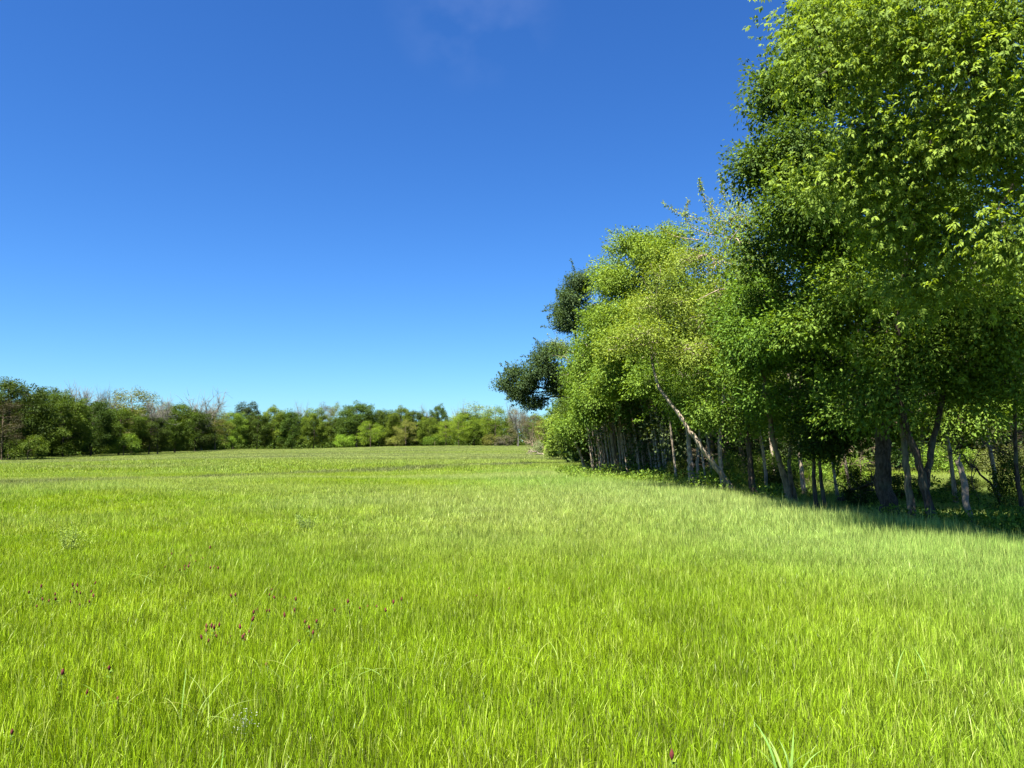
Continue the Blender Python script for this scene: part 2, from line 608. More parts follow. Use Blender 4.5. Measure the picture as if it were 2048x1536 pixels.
def build_tree(name, label, stems, blobs, color, bark, leaf=0.1, mode='spray', per=26, sigma=0.3, group=None,
               category="tree", limb_r=0.05, twig_share=0.5, flat=0.7, droop=0.3, lift=0.12, base=None, singles=0, twig_r=0.010,
               wands=(), shell=0.45, min_limb=0.0):
    """stems: [(world points, r_base, r_top)]; blobs: [(centre, radii, clusters)]."""
    base = np.asarray(stems[0][0][0], float) if base is None else np.asarray(base, float)
    root = thing(name, label, category, base, group)
    per = int(per * (1.0 if label == '' else DENSER))
    leaf = leaf * (1.0 if label == '' else 0.86)
    pts_all, rad_all = [], []
    for i, (pts, r0, r1) in enumerate(stems):
        a = Acc()
        n = 6 + 4 * len(pts)
        p = smooth_path(pts, n)
        ln = np.linalg.norm(p[-1] - p[0])
        p[1:] += rng.normal(size=(n - 1, 3)) * r0 * 0.12
        t = np.linspace(0, 1, n)
        r = r0 + (r1 - r0) * t
        zb = p[:, 2] - p[0, 2]
        r = r * (1 + 0.55 * np.exp(-np.maximum(zb, 0) / 0.28)) if i == 0 or abs(pts[0][2] - base[2]) < 0.4 else r
        tube(a, p, r, 10 if r0 > 0.1 else 7, 0.07)
        obj("trunk", a.mesh("trunk", [bark], base, True), root)
        pts_all.append(p)
        rad_all.append(r)
    P, R = np.concatenate(pts_all), np.concatenate(rad_all)
    acc = Acc()
    near = []
    for blob in blobs:
        c = np.asarray(blob[0], float)
        nc = blob[2]
        ok = P[:, 2] < c[2] + 0.2
        ok &= P[:, 2] > base[2] + 0.25 * (P[:, 2].max() - base[2])
        idx = np.where(ok)[0]
        if len(idx) == 0:
            idx = np.arange(len(P))
        dd = np.linalg.norm(P[idx] - c, axis=1) + 0.5 * np.maximum(P[idx, 2] - c[2], 0)
        ai = idx[np.argmin(dd)]
        lp = limb_path(P[ai], c, 9, lift)
        ll = np.linalg.norm(c - P[ai])
        ba = Acc()
        r_l = max(min(R[ai] * 0.75, limb_r * (0.5 + 0.15 * ll)), min_limb)
        lr = np.linspace(r_l, r_l * 0.3, 9)
        tube(ba, lp, lr, 6, 0.06)
        subs = [(lp, blob, nc)]
        if label:
            subs = []
            nsub = int(rng.integers(4, 7))
            for _ in range(nsub):
                f_ = rng.uniform(0.42, 0.62)
                c2 = blob_points(blob, 1, 0.5)[0][0]
                c2 = c + (c2 - c) * 0.8
                k0 = rng.uniform(0.45, 1.0) * 7.99
                o2 = lp[int(k0)] * (1 - k0 % 1) + lp[int(k0) + 1] * (k0 % 1)
                l2 = limb_path(o2, c2, 6, 0.08, 0.09)
                tube(ba, l2, np.linspace(r_l * 0.45, r_l * 0.16, 6), 5, 0.05)
                rr = np.asarray(blob[1], float) * f_ * rng.uniform(0.8, 1.25, 3) * np.array([1.05, 1.05, 0.75])
                subs.append((l2, (c2, rr), max(3, nc // nsub)))
        cls, outs = [], []
        for l2, sb_, n2 in subs:
            cl, out = blob_points(sb_, n2, shell)
            cls.append(cl)
            outs.append(out)
            m2 = len(l2) - 1
            for j in range(int(n2 * twig_share)):
                k0 = rng.uniform(0.35, 1.0) * (m2 - 0.01)
                o_ = l2[int(k0)] * (1 - k0 % 1) + l2[int(k0) + 1] * (k0 % 1)
                tp = limb_path(o_, cl[j], 5, 0.05, 0.10)
                tube(ba, tp, np.linspace(twig_r * 1.6, twig_r * 0.4, 5), 4)
        cl, out = np.concatenate(cls), np.concatenate(outs)
        nc = len(cl)
        obj("branch", ba.mesh("branch", [bark], base, True), root)
        if per <= 0:
            continue
        # ragged sprigs standing out of the crown's surface
        m_ = max(2, nc // 4) if label else 0
        sp_o, sp_d = blob_points(blob, m_, 0.12)
        for o_, d_ in zip(sp_o, sp_d):
            d_ = unit(d_ + rng.normal(size=3) * 0.35 + np.array([0, 0, 0.25]))
            ln_ = sigma * rng.uniform(1.6, 3.6)
            tp = limb_path(o_ - d_ * sigma, o_ + d_ * ln_, 6, 0.06, 0.08)
            k2 = int(per * (0.35 if mode == 'spray' else 0.55)) + 4
            s_ = rng.uniform(0, 1, k2) ** 1.15 * 4.99
            i_ = s_.astype(int)
            f_ = (s_ - i_)[:, None]
            pp = tp[i_] * (1 - f_) + tp[i_ + 1] * f_ + rng.normal(size=(k2, 3)) * sigma * 0.22 * (1 - 0.12 * s_[:, None])
            aa = rng.normal(size=(k2, 3)) + d_ * 0.7 + [0, 0, -droop]
            rr_ = np.clip(rng.normal(0.62, 0.17, k2), 0, 1)
            if mode == 'spray':
                near.append((pp, aa, rr_))
            else:
                l_ = leaf * rng.uniform(0.6, 1.2, k2)
                leaf_quads(acc, pp, aa, np.array([0, 0, 0.7]) + rng.normal(size=(k2, 3)) * 0.6, l_, l_ * rng.uniform(0.42, 0.62, k2), rr_)
        # leaves gathered round each cluster centre
        k = nc * per
        cc = np.repeat(cl, per, 0)
        od = np.repeat(out, per, 0)
        crnd = np.repeat(np.clip(rng.normal(0.5, 0.16, nc), 0, 1), per)
        off = np.clip(rng.normal(size=(k, 3)), -1.7, 1.7) * sigma * np.array([1, 1, flat])
        pos = cc + off
        ax = unit(off) * 0.8 + od * 0.6 + rng.normal(size=(k, 3)) * 0.5 + np.array([0, 0, -droop])
        rnd = np.clip(crnd + rng.normal(size=k) * 0.17, 0, 1)
        if mode == 'spray':
            near.append((pos, ax, rnd))
        else:
            nrm = unit(off) * 0.7 + np.array([0, 0, 0.6]) + od * 0.4 + rng.normal(size=(k, 3)) * 0.45
            ln = leaf * rng.uniform(0.6, 1.25, k)
            leaf_quads(acc, pos, ax, nrm, ln, ln * rng.uniform(0.42, 0.62, k), rnd)
    for (wp, n) in wands:
        n = int(n * 2.2)
        wa = Acc()
        p = smooth_path(wp, 10)
        tube(wa, p, np.linspace(twig_r * 1.8, twig_r * 0.35, 10), 4)
        obj("branch", wa.mesh("branch", [bark], base, True), root)
        s = rng.uniform(0.15, 1, n) * 8.99
        i = s.astype(int)
        f = (s - i)[:, None]
        pos = p[i] * (1 - f) + p[i + 1] * f + rng.normal(size=(n, 3)) * (0.10 - 0.008 * s[:, None])
        ln = leaf * rng.uniform(0.7, 1.4, n)
        leaf_quads(acc, pos, rng.normal(size=(n, 3)), np.array([0, 0, 0.6]) + rng.normal(size=(n, 3)) * 0.7, ln, ln * 0.5, rng.uniform(0.3, 1, n))
    if mode == 'spray' and near:
        pos = np.concatenate([a for a, _, _ in near])
        ax = np.concatenate([b for _, b, _ in near])
        rnd = np.concatenate([c for _, _, c in near])
        size = leaf * 1.75 * rng.uniform(0.7, 1.2, len(pos))
        keep = np.ones(len(pos), bool)
        if singles:
            q = pos - CAM
            a_, b_ = q[:, 0] / q[:, 1], (q[:, 2]) / q[:, 1]
            vis = (np.abs(a_) < 0.66) & (b_ < 0.57) & (q[:, 1] > 1)
            order = np.argsort(np.where(vis, np.linalg.norm(q, axis=1), 1e9))[:singles]
            keep[order] = False
            protos = []
            for _ in range(5):
                la = Acc()
                spray_leaves(la, np.zeros((1, 3)), np.array([[1.0, 0, 0]]), np.array([1.0]), np.array([rng.uniform(0.4, 0.85)]))
                tube(la, np.array([[0, 0, 0], [0.5, 0, -0.02], [1.0, 0, -0.1]]), [0.012, 0.010, 0.006], 4)
                protos.append(la.mesh("leaf", [M_LEAF_THIN]))
            for j in order:
                lo = obj("leaf", protos[int(rng.integers(5))], root, pos[j] - base, color)
                lo.rotation_euler = Vector(unit(ax[j])).to_track_quat('X', 'Z').to_euler()
                lo.scale = (float(size[j]),) * 3
        spray_leaves(acc, pos[keep], ax[keep], size[keep], rnd[keep])
    if acc.n:
        obj("crown", acc.mesh("crown", [M_LEAF_THIN if mode == 'spray' else M_LEAF], base), root, None, color, 'stuff')
    return root


# ------------------------------------------------------------------ the ground
def graded(lo, a, b, hi, step, k=14):
    core = np.arange(a, b + step, step)
    left = a - (a - lo) * (np.linspace(0, 1, k)[1:] ** 2.2)
    right = core[-1] + (hi - core[-1]) * (np.linspace(0, 1, k)[1:] ** 2.2)
    return np.concatenate([left[::-1], core, right])


gx = graded(-3000, -95, 45, 3000, 1.0)
gy = graded(-600, -8, 262, 4500, 1.0)
X, Y = np.meshgrid(gx, gy)
Z = terrain(X, Y)
nx, ny = len(gx), len(gy)
i, j = np.meshgrid(np.arange(nx - 1), np.arange(ny - 1))
q = np.stack([j * nx + i, j * nx + i + 1, (j + 1) * nx + i + 1, (j + 1) * nx + i], -1).reshape(-1, 4)
ground = obj("ground", mesh_from("ground", np.stack([X, Y, Z], -1).reshape(-1, 3), q, None, [M_SOIL], smooth=True), kind='structure')
ground["label"] = "gently rolling meadow soil under the grass"

# creek water behind the tree line
wa = Acc()
cp = smooth_path([(x, y, -0.52) for x, y in CREEK], 40)
tn = unit(np.gradient(cp, axis=0))
sd = np.stack([-tn[:, 1], tn[:, 0], 0 * tn[:, 0]], -1)
wv = np.concatenate([cp + sd * 1.6, cp - sd * 1.6])
ii = np.arange(39)
wa.add(wv, np.stack([ii, ii + 1, ii + 41, ii + 40], -1))
m, N, L = new_mat("creek_water")
o_ = N.new("ShaderNodeOutputMaterial")
p_ = N.new("ShaderNodeBsdfPrincipled")
p_.inputs["Base Color"].default_value = (0.02, 0.025, 0.015, 1)
p_.inputs["Roughness"].default_value = 0.06
nb = N.new("ShaderNodeTexNoise")
nb.inputs["Scale"].default_value = 5
bb = N.new("ShaderNodeBump")
bb.inputs["Strength"].default_value = 0.15
L.new(nb.outputs["Fac"], bb.inputs["Height"])
L.new(bb.outputs[0], p_.inputs["Normal"])
L.new(p_.outputs[0], o_.inputs[0])
creek = obj("water", wa.mesh("water", [m]), kind='structure')
creek["label"] = "narrow creek water behind the tree line"


# ------------------------------------------------------------------ grass
def blades(n, size, hgt, wid, lean, segs, sub=None):
    """n blades over a size x size tile; returns verts, quads, tris, rnd."""
    x = rng.uniform(-size / 2, size / 2, n)
    y = rng.uniform(-size / 2, size / 2, n)
    h = hgt[0] + (hgt[1] - hgt[0]) * rng.beta(2.2, 1.8, n)
    tall = rng.uniform(0, 1, n) < 0.025           # flowering stalks stand above the rest
    h = np.where(tall, h * 1.15 + 0.08, h)
    w = rng.uniform(*wid, n) * np.where(tall, 0.75, 1)
    phi = rng.uniform(0, 2 * np.pi, n)
    face = rng.uniform(0, 2 * np.pi, n)
    ln = np.abs(rng.normal(0, lean, n)) + 0.04
    ts = np.linspace(0, 1, segs + 1)
    vs = []
    for k, t in enumerate(ts):
        off = ln * h * t ** 2.0
        z = h * (t - 0.42 * np.clip(ln, 0, 1.2) * t ** 3) - 0.03
        cx, cy = x + np.cos(phi) * off, y + np.sin(phi) * off
        if k == segs:
            vs.append(np.stack([cx, cy, z], -1)[:, None])
        else:
            ww = w * (1 - 0.35 * t ** 1.5) * 0.5
            dx, dy = np.cos(face) * ww, np.sin(face) * ww
            vs.append(np.stack([np.stack([cx - dx, cy - dy, z], -1), np.stack([cx + dx, cy + dy, z], -1)], 1))
    v = np.concatenate(vs, 1)
    per = 2 * segs + 1
    b0 = np.arange(n)[:, None] * per
    qs = []
    for k in range(segs - 1):
        qs.append(b0 + np.array([2 * k, 2 * k + 1, 2 * k + 3, 2 * k + 2]))
    t = b0 + np.array([2 * segs - 2, 2 * segs - 1, 2 * segs])
    q = np.concatenate(qs) if qs else np.zeros((0, 4), int)
    r = np.repeat(np.where(tall, 0.97, rng.uniform(0, 1, n)), per)
    return v.reshape(-1, 3), q, t, r


def grass_nodes():
    ng = bpy.data.node_groups.new("spread_grass", 'GeometryNodeTree')
    ng.interface.new_socket("Geometry", in_out='INPUT', socket_type='NodeSocketGeometry')
    ng.interface.new_socket("Geometry", in_out='OUTPUT', socket_type='NodeSocketGeometry')
    N, L = ng.nodes, ng.links
    gi, go = N.new("NodeGroupInput"), N.new("NodeGroupOutput")

    def named(nm, typ):
        n = N.new("GeometryNodeInputNamedAttribute")
        n.data_type = typ
        n.inputs["Name"].default_value = nm
        return n.outputs["Attribute"]

    def separate(k):
        cmp_ = N.new("FunctionNodeCompare")
        cmp_.data_type = 'INT'
        cmp_.operation = 'EQUAL'
        L.new(named("pid", 'INT'), cmp_.inputs[2])
        cmp_.inputs[3].default_value = k
        s = N.new("GeometryNodeSeparateGeometry")
        s.domain = 'POINT'
        L.new(gi.outputs[0], s.inputs["Geometry"])
        L.new(cmp_.outputs[0], s.inputs["Selection"])
        return s.outputs["Selection"]
    join = N.new("GeometryNodeJoinGeometry")
    for k in range(NVAR):
        g2i = N.new("GeometryNodeGeometryToInstance")
        L.new(separate(k), g2i.inputs[0])
        L.new(g2i.outputs[0], join.inputs[0])
    iop = N.new("GeometryNodeInstanceOnPoints")
    L.new(separate(-1), iop.inputs["Points"])
    L.new(join.outputs[0], iop.inputs["Instance"])
    iop.inputs["Pick Instance"].default_value = True
    L.new(named("var", 'INT'), iop.inputs["Instance Index"])
    e2r = N.new("FunctionNodeEulerToRotation")
    L.new(named("rot", 'FLOAT_VECTOR'), e2r.inputs[0])
    L.new(e2r.outputs[0], iop.inputs["Rotation"])
    L.new(named("scl", 'FLOAT_VECTOR'), iop.inputs["Scale"])
    L.new(iop.outputs[0], go.inputs[0])
    return ng


NVAR = 6
NG = grass_nodes()


def tilt_of(x, y):
    e = 0.4
    return (terrain(x + e, y) - terrain(x - e, y)) / (2 * e), (terrain(x, y + e) - terrain(x, y - e)) / (2 * e)


def spread(name, label, variants, px, py, zs, tint, mat):
    V, Q, T, R, PID = [], [], [], [], []
    n0 = 0
    for k, (v, q, t, r) in enumerate(variants):
        V.append(v)
        Q.append(q + n0)
        T.append(t + n0)
        R.append(r)
        PID.append(np.full(len(v), k))
        n0 += len(v)
    npts = len(px)
    V.append(np.stack([px, py, terrain(px, py)], -1))
    R.append(np.zeros(npts))
    PID.append(np.full(npts, -1))
    sx, sy = tilt_of(px, py)
    z4 = np.zeros((n0, 3))
    rot = np.stack([np.arctan(sy), -np.arctan(sx), 0 * px], -1)
    # quarter turns keep the tiles seamless on nearly level ground; on slopes keep the tilt instead
    flat_ = np.hypot(sx, sy) < 0.06
    rot[flat_] = 0
    rot[flat_, 2] = rng.integers(0, 4, flat_.sum()) * np.pi / 2
    scl = np.stack([np.full(npts, 1.04), np.full(npts, 1.04), zs], -1)
    me = mesh_from(name, np.concatenate(V), np.concatenate(Q), np.concatenate(T), [mat], {
        "rnd": ('FLOAT', np.concatenate(R)),
        "pid": ('INT', np.concatenate(PID)),
        "var": ('INT', np.concatenate([np.zeros(n0), rng.integers(0, NVAR, npts)])),
        "rot": ('FLOAT_VECTOR', np.concatenate([z4, rot])),
        "scl": ('FLOAT_VECTOR', np.concatenate([z4, scl])),
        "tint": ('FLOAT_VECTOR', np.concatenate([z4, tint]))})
    o = obj(name, me, kind='stuff', label=label)
    mod = o.modifiers.new("spread", 'NODES')
    mod.node_group = NG
    return o


def tile_points(size, y0, y1, right_margin):
    ys = np.arange(y0, y1, size) + size / 2
    out = []
    for y in ys:
        x0, x1 = -0.70 * y - 3.5, min(0.70 * y + 3.5, float(edge_x(y)) + right_margin)
        xs = np.arange(math.floor(x0 / size) * size, x1, size) + size / 2
        out.append(np.stack([xs, np.full(len(xs), y)], -1))
    return np.concatenate(out)


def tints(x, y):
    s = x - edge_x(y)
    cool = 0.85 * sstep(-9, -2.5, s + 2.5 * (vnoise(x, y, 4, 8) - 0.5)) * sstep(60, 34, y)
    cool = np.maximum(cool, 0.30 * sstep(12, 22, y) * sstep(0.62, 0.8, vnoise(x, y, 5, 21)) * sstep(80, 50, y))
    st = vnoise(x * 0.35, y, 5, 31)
    pale = 0.55 * sstep(0.5, 0.9, st) * sstep(7, 16, y)  # pale streaks: seed heads, and grass sheen painted into the blade colour
    pale = np.maximum(pale, 0.7 * np.exp(-((y - 18) / 6.5) ** 2) * sstep(-7, 0, x) * (0.5 + 0.6 * vnoise(x, y, 3, 33)))  # sheen of the middle grass put into the tint as a pale band
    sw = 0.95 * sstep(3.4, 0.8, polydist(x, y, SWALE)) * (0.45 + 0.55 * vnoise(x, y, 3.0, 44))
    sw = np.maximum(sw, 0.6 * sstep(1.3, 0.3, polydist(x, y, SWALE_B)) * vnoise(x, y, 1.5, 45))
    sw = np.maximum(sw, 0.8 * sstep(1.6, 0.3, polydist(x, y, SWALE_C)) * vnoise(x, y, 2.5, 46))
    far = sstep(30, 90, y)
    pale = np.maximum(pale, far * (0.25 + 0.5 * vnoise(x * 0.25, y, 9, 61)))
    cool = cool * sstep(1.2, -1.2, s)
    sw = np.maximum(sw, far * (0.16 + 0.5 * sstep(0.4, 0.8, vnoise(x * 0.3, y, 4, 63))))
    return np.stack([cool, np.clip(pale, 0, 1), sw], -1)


def heights(x, y):
    h = 0.8 + 0.45 * vnoise(x, y, 2.6, 71) + 0.25 * (vnoise(x, y, 0.9, 72) - 0.5)
    s = x - edge_x(y)
    h = h + 0.6 * sstep(-5, -1.5, s) * sstep(45, 30, y)
    h = h * (1 - 0.62 * sstep(-1.3, -0.3, s) * sstep(24, 18, y))
    h = h * (1 + 0.35 * (vnoise(x, y, 1.7, 74) - 0.4) * sstep(20, 50, y))
    sw = sstep(1.3, 0.4, polydist(x, y, SWALE)) * sstep(0.35, 0.6, vnoise(x, y, 5, 50))
    sw = np.maximum(sw, sstep(0.9, 0.3, polydist(x, y, SWALE_B)) * sstep(0.3, 0.6, vnoise(x, y, 2, 51)))
    sw = np.maximum(sw, sstep(1.1, 0.3, polydist(x, y, SWALE_C)))
    return h * (1 - 0.75 * sw)


def add_grass(name, label, size, y0, y1, margin, n, hgt, wid, lean, segs):
    pts = tile_points(size, y0, y1, margin)
    px, py = pts[:, 0], pts[:, 1]
    ok = polydist(px, py, CREEK) > 1.5
    px, py = px[ok], py[ok]
    variants = [blades(n, size, hgt, wid, lean, segs) for _ in range(NVAR)]
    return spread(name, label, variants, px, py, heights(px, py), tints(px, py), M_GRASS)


add_grass("grass", "bright green meadow grass nearest the camera, blade by blade", 0.5, 2.2, 13.2, 4.0, 1050, (0.09, 0.23), (0.0026, 0.0054), 0.22, 4)
add_grass("grass", "tall meadow grass in the middle of the field up to the trees", 1.0, 13.2, 45.2, 22.0, 1900, (0.11, 0.26), (0.0045, 0.010), 0.28, 3)
add_grass("grass", "short smooth grass over the far field", 1.5, 45.2, 258.2, 6.0, 420, (0.10, 0.25), (0.016, 0.034), 0.45, 2)


# ------------------------------------------------------------------ the near trees
def gp(u, d, sink=0.06):
    """Point on the ground below photo column u at depth d."""
    x = (u - 1024) / 1538 * d * 1.0
    p = np.array([x, d, 0.0])
    p[2] = float(terrain(x, d)) - sink
    return p


def stem(u0, d0, pts, r0, r1):
    return ([gp(u0, d0)] + [at(u, v, d) for u, v, d in pts], r0, r1)


def blob(u, v, d, rx, rz, ry, n):
    """Ellipsoid given by photo pixels (rx, rz) and depth half-width ry in metres."""
    return (at(u, v, d), (rx / 1538 * d, ry, rz / 1538 * d), n)


G_BRIGHT = (0.155, 0.230, 0.034)
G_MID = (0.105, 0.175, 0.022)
G_DARK = (0.042, 0.072, 0.010)
G_OLIVE = (0.160, 0.218, 0.032)
G_OAK = (0.046, 0.078, 0.026)

big_tree = build_tree(
    "tree", "tallest tree with a thick dark furrowed trunk and a deep green crown above the creek",
    [stem(1772, 16.6, [(1768, 930, 16.6), (1762, 800, 16.7), (1752, 640, 17), (1745, 480, 17.2), (1738, 320, 17.4), (1740, 120, 17.4), (1750, -60, 17.4)], 0.175, 0.05),
     ([at(1752, 640, 17), at(1810, 560, 17.4), at(1880, 420, 18), at(1930, 250, 18.5)], 0.10, 0.03)],
    [blob(1595, 300, 16.5, 90, 90, 1.5, 75), blob(1515, 330, 17, 45, 45, 0.9, 24), blob(1650, 180, 16.8, 105, 110, 1.6, 90), blob(1640, 430, 16.2, 130, 90, 1.5, 85),
     blob(1740, 60, 17, 150, 120, 1.8, 90), blob(1665, 20, 17, 70, 90, 1.3, 45), blob(1555, 200, 17, 45, 60, 0.9, 24), blob(1860, 200, 18, 150, 140, 1.8, 80), blob(1980, 330, 18.5, 140, 130, 1.8, 60),
     blob(1570, 500, 17, 70, 60, 1.2, 34), blob(1760, 330, 18, 120, 120, 1.5, 60), blob(1700, -120, 17, 150, 90, 1.8, 40), blob(1730, 470, 17.4, 110, 75, 1.5, 60), blob(1850, 420, 17.6, 100, 80, 1.5, 56), blob(1920, 540, 17.8, 100, 70, 1.4, 44)],
    (0.066, 0.115, 0.018), M_BARK_DARK, leaf=0.115, mode='single', per=44, sigma=0.30, limb_r=0.07, twig_share=0.5)

overhang = build_tree(
    "tree", "leaning forked tree whose bright compound leaves hang over the top corner of the meadow",
    [stem(1862, 15, [(1850, 980, 15), (1838, 925, 15), (1812, 850, 14.9), (1795, 770, 14.8), (1800, 600, 14.4), (1840, 400, 13.8), (1880, 200, 13)], 0.085, 0.03),
     ([at(1850, 985, 15.05), at(1862, 900, 15.2), at(1885, 800, 15.3), at(1900, 700, 15.2), at(1960, 500, 14.6), at(2060, 300, 13.6), at(2120, 120, 12.6)], 0.068, 0.025)],
    [blob(1700, 90, 11.6, 110, 110, 1.0, 40), blob(1810, 40, 11, 130, 110, 1.1, 46), blob(1930, 110, 10.6, 130, 120, 1.1, 46), blob(2030, 60, 10.2, 110, 130, 1.1, 36),
     blob(1770, 250, 11.8, 120, 90, 1.1, 46), blob(1890, 300, 11.2, 130, 90, 1.1, 42), blob(2010, 300, 10.8, 120, 110, 1.0, 36), blob(1690, 350, 12.2, 80, 70, 0.9, 26),
     blob(1800, 430, 12.2, 120, 80, 1.1, 38), blob(1950, 470, 11.4, 120, 80, 1.1, 34), blob(2060, 480, 10.4, 100, 100, 1.0, 26), blob(1860, 560, 12.4, 110, 60, 1.0, 30), blob(1850, -120, 11, 220, 80, 1.5, 40), blob(1660, 30, 12, 60, 80, 1, 24), blob(2040, 180, 11, 80, 90, 1, 34), blob(1960, -20, 11.5, 120, 80, 1, 34)],
    G_BRIGHT, M_BARK_DARK, leaf=0.078, mode='spray', per=9, sigma=0.30, limb_r=0.05, singles=300, droop=0.75, lift=0.2)

build_tree(
    "tree", "slim straight trunk just before the thick dark one, leafy from head height upward",
    [stem(1822, 15.3, [(1815, 960, 15.3), (1808, 880, 15.4), (1792, 800, 15.5), (1775, 680, 15.6), (1770, 560, 15.6)], 0.075, 0.025)],
    [blob(1720, 600, 15.2, 120, 90, 1.2, 56), blob(1800, 690, 15, 110, 80, 1.1, 46), blob(1640, 660, 15.8, 90, 80, 1.1, 40), blob(1760, 800, 15.4, 90, 60, 1.0, 26), blob(1860, 600, 15.2, 100, 90, 1.2, 40), blob(1700, 780, 16, 80, 60, 1, 22), blob(1750, 860, 19, 110, 40, 1.2, 34), blob(1640, 850, 20, 90, 40, 1.2, 28), blob(1860, 840, 18.5, 110, 50, 1.2, 34), blob(1960, 820, 18, 100, 50, 1.2, 30)],
    G_MID, M_BARK_GREY, leaf=0.10, mode='single', per=44, sigma=0.28, limb_r=0.035)

build_tree(
    "tree", "thin dark trunk at the photo's edge beyond the bent grey snag",
    [stem(2040, 15.6, [(2034, 950, 15.6), (2030, 850, 15.6), (2036, 720, 15.5), (2050, 560, 15.3)], 0.05, 0.02)],
    [blob(1960, 640, 14.6, 110, 100, 1.2, 56), blob(2060, 680, 14.2, 100, 90, 1.1, 46), blob(1990, 770, 15, 100, 60, 1.0, 26), blob(1900, 740, 15.2, 90, 60, 1.0, 26), blob(2080, 560, 14, 80, 90, 1.0, 26)],
    G_MID, M_BARK_DARK, leaf=0.10, mode='single', per=44, sigma=0.28, limb_r=0.03)

build_tree(
    "tree", "grey double trunk with flaking bark next to the leafy creek shrub",
    [stem(1578, 20, [(1567, 950, 20), (1548, 885, 20), (1540, 840, 20), (1525, 740, 19.8), (1520, 600, 19.5)], 0.09, 0.035),
     stem(1588, 20.1, [(1582, 960, 20.2), (1580, 900, 20.4), (1600, 780, 20.6), (1620, 640, 20.6)], 0.065, 0.03)],
    [blob(1560, 590, 19, 90, 80, 1.3, 60), blob(1600, 700, 18.8, 100, 80, 1.3, 60), blob(1520, 690, 19.5, 70, 70, 1.1, 40), blob(1640, 560, 19.2, 80, 80, 1.2, 44), blob(1560, 790, 19.6, 90, 50, 1.1, 34), blob(1570, 650, 16.8, 80, 60, 1.1, 30)],
    (0.085, 0.16, 0.02), M_BARK_GREY, leaf=0.10, mode='single', per=46, sigma=0.28, limb_r=0.04)

build_tree(
    "tree", "twin thin dark stems wrapped in hanging leaves beside the creek glimpse",
    [stem(1630, 18.6, [(1628, 960, 18.6), (1630, 900, 18.7), (1640, 800, 18.8), (1650, 700, 18.8)], 0.055, 0.02),
     stem(1646, 18.5, [(1644, 970, 18.5), (1640, 900, 18.5), (1655, 800, 18.6), (1680, 720, 18.6)], 0.05, 0.02)],
    [blob(1650, 890, 18.2, 42, 50, 0.6, 30), blob(1640, 820, 18.3, 60, 50, 0.8, 34), blob(1690, 740, 18.2, 80, 60, 1, 34)],
    G_DARK, M_BARK_DARK, leaf=0.10, mode='single', per=40, sigma=0.22, limb_r=0.02)

build_tree(
    "tree", "upright dark-barked trunk standing between the leaning pale trunk and the double trunk",
    [stem(1507, 22, [(1502, 940, 22), (1496, 870, 22), (1490, 760, 22.2), (1480, 620, 22.5)], 0.10, 0.03)],
    [blob(1470, 760, 21.5, 80, 60, 1.2, 44), blob(1500, 640, 21.8, 80, 70, 1.2, 44), blob(1440, 830, 22.4, 60, 40, 1.0, 24), blob(1530, 840, 21.8, 60, 40, 1.0, 22)],
    G_MID, M_BARK_DARK, leaf=0.10, mode='single', per=44, sigma=0.28, limb_r=0.035)

lean = build_tree(
    "tree", "pale leaning trunk bent toward the field under a wispy olive green crown",
    [stem(1472, 23, [(1440, 945, 23), (1400, 890, 23), (1352, 820, 23.2), (1318, 772, 23.4), (1300, 700, 23.8)], 0.092, 0.035),
     stem(1446, 23.5, [(1443, 940, 23.6), (1440, 880, 23.8), (1452, 760, 24.2), (1480, 640, 24.6), (1470, 520, 25)], 0.075, 0.035),
     ([at(1480, 640, 24.6), at(1500, 600, 23), at(1450, 578, 21.9), at(1395, 600, 21.4)], 0.03, 0.010)],
    [blob(1290, 690, 23.2, 70, 70, 1.3, 40), blob(1375, 690, 22.8, 80, 55, 1.3, 42), blob(1440, 700, 22.8, 80, 60, 1.3, 36), blob(1320, 600, 23.6, 80, 70, 1.3, 44),
     blob(1420, 610, 23, 90, 70, 1.4, 34), blob(1500, 560, 23.6, 70, 60, 1.2, 34), blob(1400, 510, 24, 90, 60, 1.4, 48), blob(1480, 470, 24.4, 80, 55, 1.3, 46)],
    G_OLIVE, M_BARK_PALE, leaf=0.085, mode='single', per=38, sigma=0.24, limb_r=0.04, twig_share=0.9,
    wands=[([at(1450, 470, 24.5), at(1400, 440, 24.5), at(1355, 425, 24.6), at(1325, 405, 24.6)], 90), ([at(1470, 460, 24.5), at(1430, 420, 24.5), at(1405, 390, 24.5), at(1400, 358, 24.5)], 110),
           ([at(1490, 450, 24.4), at(1460, 420, 24.4), at(1445, 380, 24.4), at(1440, 345, 24.4)], 110), ([at(1500, 450, 24.4), at(1485, 420, 24.4), at(1470, 390, 24.4), at(1462, 368, 24.4)], 90),
           ([at(1430, 470, 24), at(1385, 455, 24), at(1370, 430, 24), at(1378, 400, 24)], 90), ([at(1460, 480, 24.8), at(1440, 450, 25), at(1420, 425, 25), at(1425, 395, 25)], 80),
           ([at(1400, 480, 24), at(1360, 475, 24), at(1335, 465, 24), at(1318, 452, 24)], 70), ([at(1510, 450, 24.4), at(1510, 420, 24.4), at(1500, 395, 24.4), at(1495, 375, 24.4)], 80)])

build_tree(
    "tree", "short-boled pale trunk with ragged bark at the thicket's near end",
    [stem(1386, 26, [(1383, 950, 26), (1378, 900, 26), (1372, 830, 26.2), (1360, 740, 26.5)], 0.12, 0.04),
     stem(1398, 26.2, [(1395, 940, 26.2), (1398, 880, 26.4), (1410, 800, 26.8)], 0.07, 0.025)],
    [blob(1340, 805, 25.6, 60, 36, 1.2, 30), blob(1415, 815, 25.8, 55, 36, 1.2, 28), blob(1360, 760, 26.2, 80, 60, 1.4, 46), blob(1300, 765, 26.4, 50, 36, 1.1, 26)],
    G_MID, M_BARK_PALE, leaf=0.11, mode='single', per=44, sigma=0.3, limb_r=0.035)

